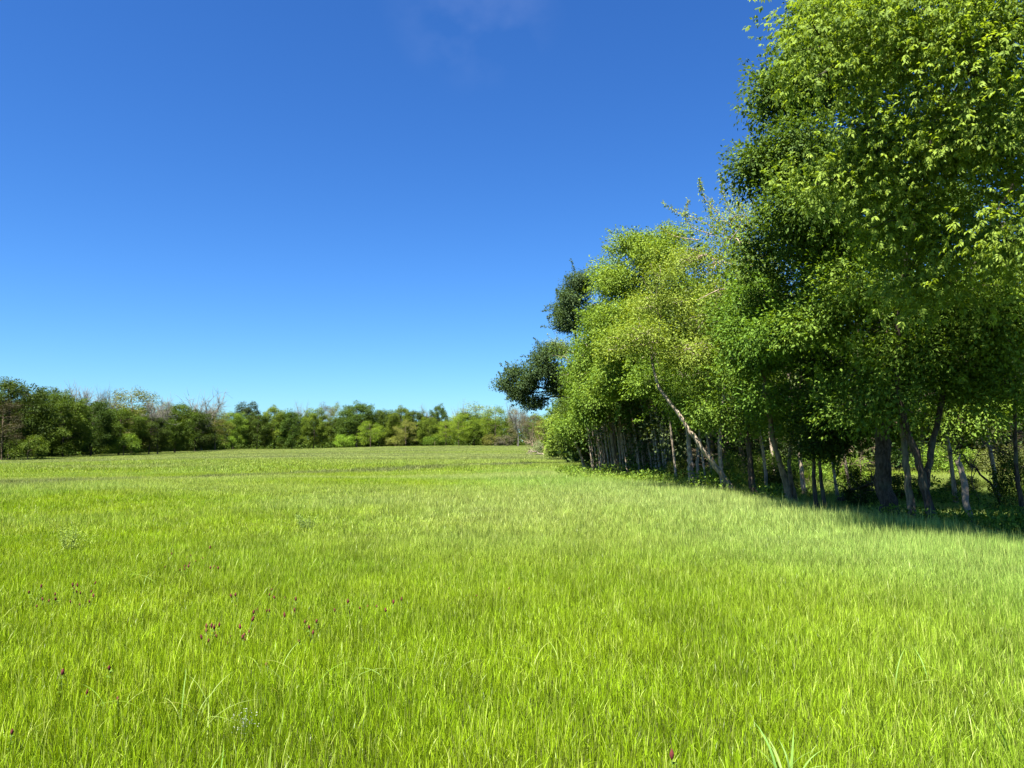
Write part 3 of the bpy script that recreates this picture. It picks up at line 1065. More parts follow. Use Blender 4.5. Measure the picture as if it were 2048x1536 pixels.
# crowns over the thicket
build_tree(
    "tree", "full rounded light green crown rising highest over the thicket",
    [stem(1338, 34, [(1330, 880, 34), (1322, 760, 34), (1300, 620, 34.2), (1285, 520, 34.4)], 0.14, 0.04)],
    [blob(1280, 500, 33.6, 55, 45, 1.5, 50), blob(1330, 540, 33.4, 70, 60, 1.6, 60), blob(1245, 560, 33.6, 50, 55, 1.6, 54), blob(1290, 620, 32.6, 80, 60, 1.8, 74), blob(1370, 640, 32.8, 70, 60, 1.6, 50),
     blob(1240, 660, 33, 55, 60, 1.8, 60), blob(1280, 695, 30.6, 70, 55, 1.8, 60), blob(1235, 740, 32.8, 55, 45, 1.7, 54), blob(1340, 480, 34.4, 40, 30, 1.2, 20)],
    (0.135, 0.205, 0.026), M_BARK_GREY, leaf=0.125, mode='single', per=52, sigma=0.34, limb_r=0.05)
build_tree(
    "tree", "drooping mid green crown whose skirts hide the thicket's tops",
    [stem(1236, 37, [(1228, 900, 37), (1215, 800, 37), (1195, 680, 37.2)], 0.12, 0.035)],
    [blob(1215, 640, 37, 40, 50, 1.6, 44), blob(1195, 730, 36.6, 45, 50, 1.7, 48), blob(1230, 750, 33, 55, 40, 1.7, 50), blob(1175, 805, 36.6, 40, 40, 1.6, 42), blob(1270, 765, 31.5, 70, 34, 1.6, 44),
     blob(1175, 830, 37.4, 32, 22, 1.4, 26), blob(1335, 745, 30, 60, 34, 1.4, 34), blob(1215, 555, 37.4, 30, 30, 1.2, 20)],
    G_MID, M_BARK_GREY, leaf=0.13, mode='single', per=54, sigma=0.36, limb_r=0.045)
build_tree(
    "tree", "dark blue-green oak sending one long limb out over the open field",
    [stem(1180, 58, [(1170, 850, 58), (1158, 740, 58), (1146, 620, 58)], 0.24, 0.06),
     ([at(1163, 790, 58), at(1120, 780, 58), at(1070, 775, 58.5), at(1020, 775, 59)], 0.12, 0.03)],
    [blob(1158, 570, 58, 30, 36, 1.6, 36), blob(1132, 610, 58, 30, 36, 1.6, 36), blob(1165, 640, 57.5, 38, 40, 1.8, 40), blob(1125, 655, 58, 22, 24, 1.3, 18), blob(1088, 705, 57, 24, 26, 1.3, 22), blob(1088, 742, 56.6, 28, 24, 1.3, 26), blob(1066, 762, 57.6, 22, 16, 1.0, 14), blob(1122, 775, 58, 30, 30, 1.6, 30),
     blob(1052, 768, 58.6, 18, 14, 0.9, 10), blob(1028, 748, 59, 20, 16, 0.9, 14), blob(1012, 772, 59, 16, 16, 0.8, 12), blob(1038, 788, 58.8, 18, 12, .8, 10), blob(1070, 806, 58.4, 22, 14, 0.9, 12), blob(1150, 760, 57, 36, 40, 2.0, 36)],
    G_OAK, M_BARK_DARK, leaf=0.17, mode='single', per=60, sigma=0.36, limb_r=0.08)
build_tree(
    "tree", "pale feathery treetop peeking out between the oak's two dark lobes",
    [stem(1150, 75, [(1142, 820, 75), (1122, 720, 75)], 0.15, 0.05)],
    [blob(1112, 690, 75, 18, 24, 1.2, 20), blob(1130, 700, 75, 20, 30, 1.5, 20), blob(1140, 780, 75, 30, 50, 2, 30)],
    (0.16, 0.21, 0.06), M_BARK_GREY, leaf=0.15, mode='single', per=36, sigma=0.4, limb_r=0.06)
build_tree(
    "tree", "low bright green tree sweeping down to the grass at the wood's far corner",
    [stem(1130, 72, [(1122, 890, 72), (1112, 850, 72)], 0.12, 0.05)],
    [blob(1108, 850, 72, 20, 22, 1.6, 40), blob(1125, 880, 71, 26, 26, 1.8, 46), blob(1105, 890, 72, 18, 20, 1.4, 34), blob(1140, 840, 70, 28, 30, 1.8, 44), blob(1160, 890, 66, 30, 30, 1.8, 44)],
    G_BRIGHT, M_BARK_GREY, leaf=0.16, mode='single', per=56, sigma=0.38, limb_r=0.05)
build_tree(
    "tree", "dark bushy tree filling the shade where the thicket meets the corner tree",
    [stem(1180, 50, [(1172, 890, 50), (1165, 840, 50)], 0.12, 0.05)],
    [blob(1150, 880, 48, 34, 34, 1.8, 50), blob(1180, 850, 47, 40, 40, 1.8, 50), blob(1150, 830, 50, 34, 34, 1.8, 40), blob(1190, 910, 50, 34, 26, 1.6, 30)],
    G_DARK, M_BARK_DARK, leaf=0.15, mode='single', per=54, sigma=0.36, limb_r=0.05)

# leaning pale pole at the thicket's far end
build_tree(
    "tree", "single pale pole-thin trunk leaning out at the thicket's far end",
    [stem(1172, 42, [(1168, 930, 42), (1158, 900, 41.8), (1150, 885, 41.6)], 0.10, 0.05)],
    [blob(1140, 860, 41.2, 30, 26, 1.2, 26)], G_MID, M_BARK_PALE, leaf=0.13, mode='single', per=44, sigma=0.32, limb_r=0.04)

# ---- snag and fallen wood
sroot = thing("dead_snag", "bent bare grey snag with a snapped top, without bark or leaves", "dead tree", gp(1958, 14.4))
a = Acc()
sb = gp(1958, 14.4)
sp = smooth_path([sb, at(1946, 1040, 14.5), at(1932, 1008, 14.6), at(1930, 975, 14.7), at(1924, 945, 14.8), at(1917, 925, 14.85)], 26)
tube(a, sp, np.interp(np.linspace(0, 1, 26), [0, 0.3, 0.45, 1], [0.04, 0.052, 0.062, 0.05]), 10, 0.08)
obj("trunk", a.mesh("trunk", [M_DEADWOOD], sb, True), sroot)
a = Acc()
tube(a, np.array([sp[-1], sp[-1] + [0.02, 0, 0.09], sp[-1] + [0.05, 0.01, 0.16]]), [0.035, 0.02, 0.006], 6, 0.1)
tube(a, np.array([sp[-1] + [-0.03, 0, -0.02], sp[-1] + [-0.05, 0, 0.06]]), [0.025, 0.006], 5, 0.1)
obj("splintered_top", a.mesh("splintered_top", [M_DEADWOOD], sb, True), sroot)


def dead_limb(label, a0, a1, r, twigs, bark, name="fallen_branch", cat="branch", spreadv=0.5, group=None, lift=0.12):
    base = np.asarray(a0, float)
    root = thing(name, label, cat, base, group)
    acc = Acc()
    p = limb_path(a0, a1, 12, lift, 0.07)
    tube(acc, p, np.linspace(r, r * 0.25, 12), 6, 0.05)
    obj("limb", acc.mesh("limb", [bark], base, True), root)
    acc = Acc()
    ln = np.linalg.norm(np.asarray(a1) - a0)
    for _ in range(twigs):
        s = rng.uniform(0.2, 1) * 10.9
        o = p[int(s)]
        e = o + (unit(np.asarray(a1) - a0) * 0.5 + rng.normal(size=3) * spreadv) * ln * rng.uniform(0.15, 0.4)
        e[2] = max(e[2], float(terrain(e[0], e[1])) + 0.02)
        tube(acc, limb_path(o, e, 5, 0.05, 0.12), np.linspace(r * 0.3, r * 0.07, 5), 4)
    obj("twig", acc.mesh("twig", [bark], base, True), root, kind='stuff')
    return root


dead_limb("brown dead treetop lying at the field's edge near the wood's far corner", gp(1098, 120, 0), gp(1050, 128, 0) + [0, 0, 1.6], 0.16, 40, M_BARK_GREY)
dead_limb("bleached dead branch sprawled across the short grass before the corner tree", gp(1092, 96, 0), gp(1056, 100, 0) + [0, 0, 0.5], 0.12, 26, M_DEADWOOD)
dead_limb("dark fallen bough propped against the thick dark trunk", gp(1668, 20.5, 0) + [0, 0, 0.05], at(1752, 965, 18.5), 0.07, 16, M_BARK_DARK)
dead_limb("thin dark fallen pole slanting behind the bent grey snag", gp(2000, 19, 0), at(1900, 900, 20), 0.04, 8, M_BARK_DARK)


# ------------------------------------------------------------------ shared smaller trees
def proto_tree(kind, h, w, seed_blobs, leaf, per, sigma, color, bark, low=0.12, clusters=10, trunk_r=0.16, name="tree", bare=False, cat="tree", bare_r=0.026):
    stems = [([np.array([0, 0, -0.1]), np.array([rng.normal() * 0.2, rng.normal() * 0.2, h * 0.35]), np.array([rng.normal() * 0.5, rng.normal() * 0.5, h * 0.85])], trunk_r, trunk_r * 0.25)]
    bl = []
    zc, hz = h * (0.5 + low * 0.5), h * (0.5 - low * 0.5)
    for k in range(seed_blobs):
        f = (k + 0.5) / seed_blobs
        cz = 0.97 - 1.93 * f                      # from the dome's top down to its skirt
        cr = math.sqrt(max(0.0, 1 - abs(cz) ** (2.6 if cz > 0 else 9.0)))
        an = k * 2.399 + rng.normal() * 0.35
        s = w * rng.uniform(0.13, 0.21)
        rad = (w * 0.5 - s * 0.75) * cr * rng.uniform(0.75, 1.12)
        bl.append((np.array([math.cos(an) * rad, math.sin(an) * rad, zc + (hz - s * 0.6) * cz * rng.uniform(0.9, 1.05)]), (s, s, s * rng.uniform(0.6, 0.85)), clusters))
    return build_tree(name, "", stems, bl, color, bark, leaf=leaf, mode='single', per=0 if bare else per, sigma=sigma, limb_r=0.05 if not bare else 0.05,
                      twig_share=0.25 if not bare else 1.0, category=cat, base=np.zeros(3), twig_r=bare_r if bare else 0.012, min_limb=bare_r * 1.8 if bare else 0)


def fan_tree(h, w):
    """Leafless tree: limbs that fork and fork again into a lace of twigs."""
    root = thing("tree", "", "tree", (0, 0, 0))
    a = Acc()
    tp = np.array([[0, 0, -0.1], [rng.normal() * 0.15, rng.normal() * 0.15, h * 0.25], [rng.normal() * 0.3, rng.normal() * 0.3, h * 0.5]])
    p = smooth_path(tp, 10)
    tube(a, p, np.linspace(0.22, 0.12, 10), 7, 0.05)
    obj("trunk", a.mesh("trunk", [M_BARK_FAR], smooth=True), root)
    for k in range(8):
        b = Acc()
        an = k * 2.399
        o = p[int(rng.integers(4, 10))]
        tip = np.array([math.cos(an) * w * 0.42 * rng.uniform(0.5, 1), math.sin(an) * w * 0.42 * rng.uniform(0.5, 1), h * rng.uniform(0.60, 0.84)])
        lp = limb_path(o, tip, 8, 0.04, 0.06)
        tube(b, lp, np.linspace(0.085, 0.03, 8), 5)
        for j in range(11):
            o2 = lp[int(rng.integers(2, 8))]
            e2 = o2 + (unit(tip - o) + rng.normal(size=3) * 0.75 + [0, 0, 0.05]) * h * rng.uniform(0.08, 0.16)
            l2 = limb_path(o2, e2, 5, 0.02, 0.08)
            tube(b, l2, np.linspace(0.045, 0.025, 5), 4)
            for i in range(9):
                o3 = l2[int(rng.integers(1, 5))]
                e3 = o3 + (unit(e2 - o2) + rng.normal(size=3) * 0.8 + [0, 0, 0.05]) * h * rng.uniform(0.05, 0.09)
                tube(b, np.array([o3, (o3 + e3) / 2 + rng.normal(size=3) * 0.04, e3]), [0.024, 0.02, 0.014], 3)
        obj("branch", b.mesh("branch", [M_BARK_FAR]), root)
    return root


FAR = {}
FAR['dense'] = [proto_tree('dense', 11, 8.5, 26, 0.23, 70, 0.33, G_DARK, M_BARK_DARK, 0.05, 14) for _ in range(4)]
FAR['loose'] = [proto_tree('loose', 11, 8.5, 17, 0.20, 44, 0.40, G_OLIVE, M_BARK_GREY, 0.12, 12) for _ in range(3)]
FAR['bare'] = [fan_tree(11, 8) for _ in range(3)]
FAR['bush'] = [proto_tree('bush', 4, 5, 9, 0.20, 50, 0.34, G_MID, M_BARK_GREY, 0.05, 12, 0.08, name="shrub", cat="shrub") for _ in range(2)]
SIZE = {'dense': (11, 8.5), 'loose': (11, 8.5), 'bare': (11, 8), 'bush': (4, 5)}
used = set()


def place(kind, u, d, top_v, width_px, color, label, group=None, fixed_z=None):
    src = FAR[kind][int(rng.integers(len(FAR[kind])))]
    g = gp(u, d, 0.1)
    h = (at(u, top_v, d)[2] - g[2]) * (1.05 if kind in ('dense', 'loose') else 1.0)
    if kind in ('dense', 'loose') and u < 440 and d < 220:
        color = tuple(c_ * 0.8 for c_ in color)
    w = width_px / 1538 * d * (1.14 if kind in ('dense', 'loose') else 1.0)
    color = tuple(np.array(color) * rng.uniform(0.78, 1.28) * np.array([rng.uniform(0.9, 1.12), 1, 1]))
    sh, sw = SIZE[kind]
    sc_ = (w / sw, w / sw, h / sh)
    rz = rng.uniform(0, 6.28)
    if src.name not in used:
        used.add(src.name)
        src.location, src.rotation_euler, src.scale = tuple(map(float, g)), (0, 0, rz), sc_
        src["label"] = label
        if group:
            src["group"] = group
        for c in src.children:
            if c.name.startswith("crown"):
                c.color = (*color, 1)
        return src
    return copy_thing(src, label, g, rz, sc_, group, color)


DK, MD, OL, BR, HZ = (0.050, 0.088, 0.012), (0.080, 0.130, 0.014), (0.135, 0.160, 0.035), (0.125, 0.195, 0.018), (0.12, 0.13, 0.06)
far_list = [
    # the row along the field's left side
    ('dense', 22, 100, 758, 130, DK, "largest dark tree of the left row, cut by the photo's edge"),
    ('loose', 8, 96, 800, 70, (0.07, 0.07, 0.035), "brownish half-leafed tree low against the largest dark tree"),
    ('dense', 90, 118, 778, 90, DK, "dark round tree next after the largest one in the left row"),
    ('dense', 130, 116, 788, 90, MD, "green full-skirted tree standing before the first grey bare crown"),
    ('bare', 160, 150, 772, 80, HZ, "grey leafless crown showing above the green full-skirted tree"),
    ('dense', 185, 124, 800, 80, DK, "dark lumpy tree in front of the smaller leafless crown"),
    ('bare', 214, 150, 777, 50, HZ, "smaller leafless crown just beside the pale olive dome"),
    ('loose', 266, 148, 775, 110, OL, "pale olive dome, the broadest crown of the left row"),
    ('dense', 240, 132, 820, 90, MD, "mid green tree at the foot of the pale olive dome"),
    ('bare', 318, 140, 796, 60, HZ, "grey-brown leafless tree with its tangle of limbs reaching low"),
    ('dense', 300, 138, 830, 70, DK, "dark tree below the tangled grey-brown limbs"),
    ('dense', 352, 160, 806, 70, MD, "green tree between the tangled bare one and the broad bare crown"),
    ('bare', 405, 195, 791, 80, HZ, "broad leafless crown standing clear against the sky"),
    ('dense', 392, 178, 822, 60, DK, "dark tree directly beneath the broad leafless crown"),
    ('loose', 432, 205, 816, 60, OL, "small olive tree where the left row turns into the far row"),
    # the row along the far end
    ('dense', 492, 262, 806, 55, (0.03, 0.05, 0.018), "dark umbrella-shaped crown over the far row's corner"),
    ('dense', 468, 232, 824, 55, MD, "leafy green tree in front of the dark umbrella crown"),
    ('dense', 515, 236, 826, 50, DK, "dark tree to the field side of the umbrella crown"),
    ('dense', 550, 240, 815, 50, MD, "round-headed green tree before the small bare grey top"),
    ('dense', 585, 238, 820, 48, DK, "dark narrow tree beside the small bare grey top"),
    ('bare', 603, 256, 811, 32, HZ, "small bare grey top poking out of the far row"),
    ('dense', 628, 238, 818, 50, MD, "green tree between the bare grey top and the brownish twin tops"),
    ('loose', 652, 258, 808, 34, (0.09, 0.08, 0.05), "brownish twiggy top, the darker of the twin tops"),
    ('loose', 672, 262, 805, 36, OL, "pale twiggy top, the lighter of the twin tops"),
    ('dense', 714, 240, 804, 76, DK, "large dark dome, the tallest of the far row"),
    ('dense', 758, 246, 819, 50, DK, "dark tree leaning on the large dome's flank"),
    ('loose', 742, 226, 842, 50, BR, "yellow-green young tree in front of the large dark dome"),
    ('dense', 800, 242, 816, 56, MD, "green tree with two rounded heads in the middle of the far row"),
    ('dense', 834, 244, 821, 44, DK, "dark tree next to the short grey half-bare top"),
    ('loose', 812, 228, 838, 44, OL, "olive young tree under the two-headed green tree"),
    ('bare', 858, 256, 817, 34, HZ, "short grey half-bare top rising by the small dark ball"),
    ('dense', 878, 252, 812, 34, DK, "small dark ball-shaped crown above the far row"),
    ('dense', 858, 236, 836, 46, MD, "mid green tree below the short grey half-bare top"),
    ('loose', 892, 226, 840, 46, BR, "bright green tree below the small dark ball-shaped crown"),
    ('bare', 921, 258, 808, 36, HZ, "bare grey twiggy top beside the long olive crown"),
    ('loose', 918, 230, 826, 46, BR, "bright green pointed tree beneath the bare twiggy top"),
    ('loose', 960, 258, 807, 80, OL, "long olive hazy crown spreading along the far row"),
    ('dense', 948, 234, 838, 44, MD, "green bushy tree in front of the long olive crown"),
    ('loose', 990, 222, 812, 56, BR, "tall yellow-green tree near the oak's outstretched limb"),
    ('loose', 1034, 216, 815, 40, HZ, "brown half-leafed tree with a dark forked bole under the oak's limb"),
    ('bare', 1036, 205, 812, 44, HZ, "dark-limbed leafless tree seen just under the oak's limb"),
    ('loose', 1064, 190, 826, 46, (0.09, 0.085, 0.05), "grey-brown brushy tree behind the dead treetop"),
    ('loose', 1088, 150, 838, 40, OL, "olive tree standing behind the low bright corner tree"),
]
for kind, u, d, tv, wpx, col, lab in far_list:
    place(kind, u, d, tv, wpx, col, lab, "trees along the far side of the field")
for k, u in enumerate(np.linspace(500, 1060, 15)):
    place('dense', u + rng.normal() * 10, 250 + rng.uniform(0, 8), rng.uniform(824, 838), rng.uniform(46, 60), DK if k % 2 else MD,
          "green tree half hidden in the second rank of the far row", "half hidden trees of the far row")
for k, dd in enumerate(np.linspace(92, 215, 15)):
    u = np.interp(dd, [92, 100, 135, 190, 235], [-60, 0, 200, 400, 450]) - 26 * 100 / dd
    place('dense', u, dd + 6, np.interp(dd, [92, 235], [800, 832]), 70 * 110 / dd + 20, DK,
          "dark green tree half hidden in the second rank of the left row", "half hidden trees of the left row")
for k, (u, d, tv, wpx, col, lab) in enumerate([
        (60, 97, 872, 70, MD, "green shrub at the foot of the largest dark tree"),
        (250, 128, 868, 60, MD, "green shrub at the foot of the pale olive dome"),
        (450, 222, 868, 40, BR, "light shrub where the two rows of trees meet"),
        (690, 226, 868, 46, BR, "pale green shrub at the foot of the large dark dome"),
        (790, 228, 872, 40, OL, "olive shrub under the two-headed green tree"),
        (870, 226, 870, 44, MD, "green shrub under the short grey half-bare top"),
        (985, 220, 868, 40, OL, "olive shrub at the foot of the tall yellow-green tree"),
        (1010, 216, 870, 40, (0.08, 0.08, 0.05), "brown shrub near the dark forked bole"),
        (1078, 98, 880, 26, (0.17, 0.21, 0.10), "small pale shrub alone on the grass before the corner tree")]):
    place('bush', u, d, tv, wpx, col, lab, "shrubs at the feet of the far trees")

# dark mass of the far wood behind the rows
acc = Acc()
k = 40000
t = rng.uniform(0, 1, k)
lx = np.where(t < 0.55, np.interp(t, [0, 0.55], [-95, 12]), np.interp(t, [0.55, 1], [-74, -90]))
ly = np.where(t < 0.55, 258 + rng.uniform(0, 14, k), np.interp(t, [0.55, 1], [88, 258]) + rng.normal(size=k))
lx = np.where(t >= 0.55, lx - rng.uniform(0, 9, k), lx)
pos = np.stack([lx, ly, terrain(lx, ly) + rng.uniform(0, 1, k) ** 1.2 * (7 + 2.5 * vnoise(lx, ly, 6, 91))], -1)
ln = rng.uniform(0.5, 1.0, k)
leaf_quads(acc, pos, rng.normal(size=(k, 3)), np.array([0, 0, 0.8]) + rng.normal(size=(k, 3)) * 0.7, ln, ln * 0.6, rng.uniform(0, 1, k))
obj("woods", acc.mesh("woods", [M_LEAF]), None, None, DK, 'stuff', "dark wood behind the far rows of trees")

k = 22000  # low leaves added so the tree rows' feet look deep in shade
t = rng.uniform(0, 1, k)
lx = np.where(t < 0.5, np.interp(t, [0, 0.5], [-92, 12]), np.interp(t, [0.5, 1], [-68, -86]))
ly = np.where(t < 0.5, 246 + rng.uniform(0, 8, k), np.interp(t, [0.5, 1], [92, 246]))
lx = np.where(t >= 0.5, lx - rng.uniform(0, 5, k), lx)
pos = np.stack([lx, ly, terrain(lx, ly) + rng.uniform(0, 1, k) ** 1.3 * (1.2 + 3.2 * vnoise(lx, ly, 3.5, 95))], -1)
acc = Acc()
ln = rng.uniform(0.3, 0.65, k)
leaf_quads(acc, pos, rng.normal(size=(k, 3)), np.array([0, 0, 0.8]) + rng.normal(size=(k, 3)) * 0.7, ln, ln * 0.6, rng.uniform(0, 1, k))
obj("undergrowth", acc.mesh("undergrowth", [M_LEAF]), None, None, DK, 'stuff', "undergrowth added to darken the shaded feet of the far rows of trees")

# ------------------------------------------------------------------ the wood on the right: second rank, thicket, brush
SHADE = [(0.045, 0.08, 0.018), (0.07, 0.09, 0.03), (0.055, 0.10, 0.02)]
MIDP = [proto_tree('mid', 10, 6.5, 18, 0.16, 60, 0.36, G_MID, M_BARK_GREY, 0.03, 13, 0.13) for _ in range(3)]
FAR['mid'] = MIDP
SIZE['mid'] = (10, 6.5)
ranks = [(1420, 32), (1480, 30), (1400, 40), (1460, 44), (1345, 50), (1300, 44), (1260, 56), (1380, 58), (1240, 66), (1200, 74), (1330, 70), (1170, 90), (1160, 110), (1140, 140), (1120, 170),
         (1540, 40), (1600, 42), (1660, 44), (1720, 41), (1790, 43), (1850, 40), (1920, 42), (1990, 39), (2050, 41), (2110, 38), (1570, 52), (1690, 54), (1810, 52), (1950, 52), (2080, 50), (1500, 50), (1440, 36), (1365, 37), (1320, 40), (1280, 47), (1235, 52)]
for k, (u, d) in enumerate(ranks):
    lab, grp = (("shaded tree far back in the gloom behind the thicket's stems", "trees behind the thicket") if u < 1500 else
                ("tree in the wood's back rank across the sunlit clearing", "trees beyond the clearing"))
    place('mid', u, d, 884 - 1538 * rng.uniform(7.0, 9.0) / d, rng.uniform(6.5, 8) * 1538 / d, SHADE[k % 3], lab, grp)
k = 16000
lx, ly = rng.uniform(4, 66, k), rng.uniform(58, 66, k)
lx = np.where(np.arange(k) < 5000, 6 + rng.uniform(0, 5, k), lx)
ly = np.where(np.arange(k) < 5000, rng.uniform(44, 140, k), ly)
pos = np.stack([lx, ly, terrain(lx, ly) + rng.uniform(0, 1, k) ** 1.2 * (6 + 2.5 * vnoise(lx, ly, 5, 92))], -1)
acc = Acc()
ln = rng.uniform(0.35, 0.75, k)
leaf_quads(acc, pos, rng.normal(size=(k, 3)), np.array([0, 0, 0.8]) + rng.normal(size=(k, 3)) * 0.7, ln, ln * 0.6, rng.uniform(0, 1, k))
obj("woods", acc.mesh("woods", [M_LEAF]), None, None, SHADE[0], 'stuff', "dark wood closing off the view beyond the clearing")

# thicket of pale thin stems
TH = []
for k in range(5):
    h = 5.2 + 0.5 * k
    lean_x = -0.9 - 0.3 * k
    st = [([np.array([0, 0, -0.1]), np.array([lean_x * 0.12 + rng.normal() * 0.06, 0.05, h * 0.3]), np.array([lean_x * 0.45, rng.normal() * 0.15, h * 0.65]), np.array([lean_x, rng.normal() * 0.2, h])], 0.042 + 0.006 * k, 0.016)]
    bl = [(np.array([lean_x * 0.8, 0, h * 0.85]), (0.9, 0.9, 0.7), 9), (np.array([lean_x * 1.1, 0.2, h * 1.0]), (0.8, 0.8, 0.6), 8)]
    TH.append(build_tree("tree", "", st, bl, G_MID, M_BARK_PALE, leaf=0.13, mode='single', per=30, sigma=0.3, limb_r=0.02, base=np.zeros(3), category="tree"))
n_th = 70
for k in range(n_th):
    f = (k + 0.5) / n_th
    u = 1186 + 164 * f + rng.normal() * 4
    d = np.interp(f, [0, 0.5, 1], [40, 36, 32]) + rng.uniform(0, 5.5)
    loc, rz, s = gp(u, d, 0.02), rng.normal() * 0.35, rng.uniform(0.8, 1.1)
    lab, grp = "thin pale-barked stem in the dense thicket at the field's edge", "thin stems of the thicket"
    if k < 5:
        r = TH[k]
        r.location, r.rotation_euler, r.scale = tuple(map(float, loc)), (0, 0, rz), (s, s, s)
        r["label"], r["group"] = lab, grp
    else:
        copy_thing(TH[k % 5] if f > 0.3 else TH[k % 2], lab, loc, rz, (s, s, s), grp)

for k, (u, d, lab) in enumerate([
        (1412, 25.5, "thin sapling between the leaning pale trunk and the ragged pale one"), (1428, 27, "slim sapling in the shade behind the leaning pale trunk"),
        (1532, 23, "thin sapling just beyond the upright dark trunk"), (1548, 25, "thin sapling almost touching the grey double trunk"),
        (1606, 22, "thin sapling between the grey double trunk and the leaf-wrapped stems"), (1672, 21.5, "sapling beside the dark fallen bough"),
        (1698, 23, "slim sapling behind the dark fallen bough"), (1352, 28.5, "sapling at the thicket's near corner"), (1905, 20, "thin sapling between the forked tree and the bent snag"), (1990, 21, "thin sapling behind the bent grey snag")]):
    copy_thing(TH[k % 5], lab, gp(u, d, 0.02), rng.uniform(-0.6, 0.6), (0.95, 0.95, rng.uniform(0.85, 1.05)), "saplings between the larger trunks")

# understorey shrubs and bare brush
USH = [
    ('bush', 1452, 24.5, 905, 70, G_MID, "leafy shrub behind the foot of the leaning pale trunk"),
    ('bush', 1530, 25, 900, 80, G_MID, "bright sunlit shrub seen past the upright dark trunk"),
    ('bush', 1610, 27, 905, 90, G_MID, "shrub behind the grey double trunk"),
    ('bush', 1695, 25, 900, 90, G_MID, "light green shrub on the creek bank before the clearing"),
    ('bush', 1890, 36, 890, 120, G_MID, "wide shrub in the clearing beyond the forked tree"),
    ('bush', 2010, 34, 890, 110, (0.09, 0.11, 0.03), "brownish shrub in the clearing behind the bent grey snag"),
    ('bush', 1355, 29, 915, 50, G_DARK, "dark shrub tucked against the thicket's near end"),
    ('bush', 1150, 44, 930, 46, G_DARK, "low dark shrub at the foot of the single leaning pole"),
]
for kind, u, d, tv, wpx, col, lab in USH:
    place(kind, u, d, tv, wpx, col, lab, "shrubs beneath the right-hand trees")
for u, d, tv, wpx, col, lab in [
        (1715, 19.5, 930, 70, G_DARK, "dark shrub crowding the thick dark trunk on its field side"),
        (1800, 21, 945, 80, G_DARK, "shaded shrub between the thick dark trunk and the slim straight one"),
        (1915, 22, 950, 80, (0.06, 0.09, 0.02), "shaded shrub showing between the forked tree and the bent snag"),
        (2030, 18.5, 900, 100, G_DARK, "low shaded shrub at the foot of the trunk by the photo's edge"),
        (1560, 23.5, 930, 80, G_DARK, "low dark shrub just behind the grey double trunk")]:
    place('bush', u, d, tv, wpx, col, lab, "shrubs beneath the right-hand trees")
k = 42000
ly = 13 + 30 * rng.uniform(0, 1, k) ** 1.5
lx = edge_x(ly) + rng.uniform(-0.9, 4.5, k)
hh = vnoise(lx, ly, 0.9, 81) * vnoise(lx, ly, 3.0, 82)
keep = hh > np.where(ly < 20, 0.27, 0.16)
lx, ly, hh = lx[keep], ly[keep], hh[keep]
k = len(lx)
pos = np.stack([lx, ly, terrain(lx, ly) + 0.03 + rng.uniform(0, 1, k) * np.minimum(1.4 * hh, np.where(ly < 20, 0.36, 0.65))], -1)
acc = Acc()
ln = rng.uniform(0.05, 0.13, k)
leaf_quads(acc, pos, rng.normal(size=(k, 3)) + [0, 0, 0.3], np.array([0, 0, 0.8]) + rng.normal(size=(k, 3)) * 0.6, ln, ln * rng.uniform(0.3, 0.6, k), rng.uniform(0, 1, k))
obj("undergrowth", acc.mesh("undergrowth", [M_LEAF]), None, None, G_MID, 'stuff', "leafy weeds and brambles along the edge of the wood")
BRUSH = [proto_tree('brush', 3.2, 4.2, 8, 0.2, 0, 0.4, G_OLIVE, M_BARK_GREY, 0.25, 22, 0.03, bare=True, bare_r=0.007, name="bare_shrub", cat="shrub") for _ in range(2)]
FAR['brush'] = BRUSH
SIZE['brush'] = (3.2, 4.2)
for u, d, tv, wpx, lab in [
        (1830, 22, 790, 180, "tangle of bleached bare twigs behind the forked tree"),
        (1960, 20, 800, 200, "tangle of bleached bare twigs above the bent grey snag"),
        (2060, 19, 830, 160, "tangle of bleached bare twigs at the photo's edge"),
        (1720, 24, 850, 140, "tangle of bare twigs behind the thick dark trunk"),
        (1410, 29, 880, 90, "bare twiggy brush in the gloom by the ragged pale trunk")]:
    place('brush', u, d, tv, wpx, G_OLIVE, lab, "bare brush under the right-hand trees")

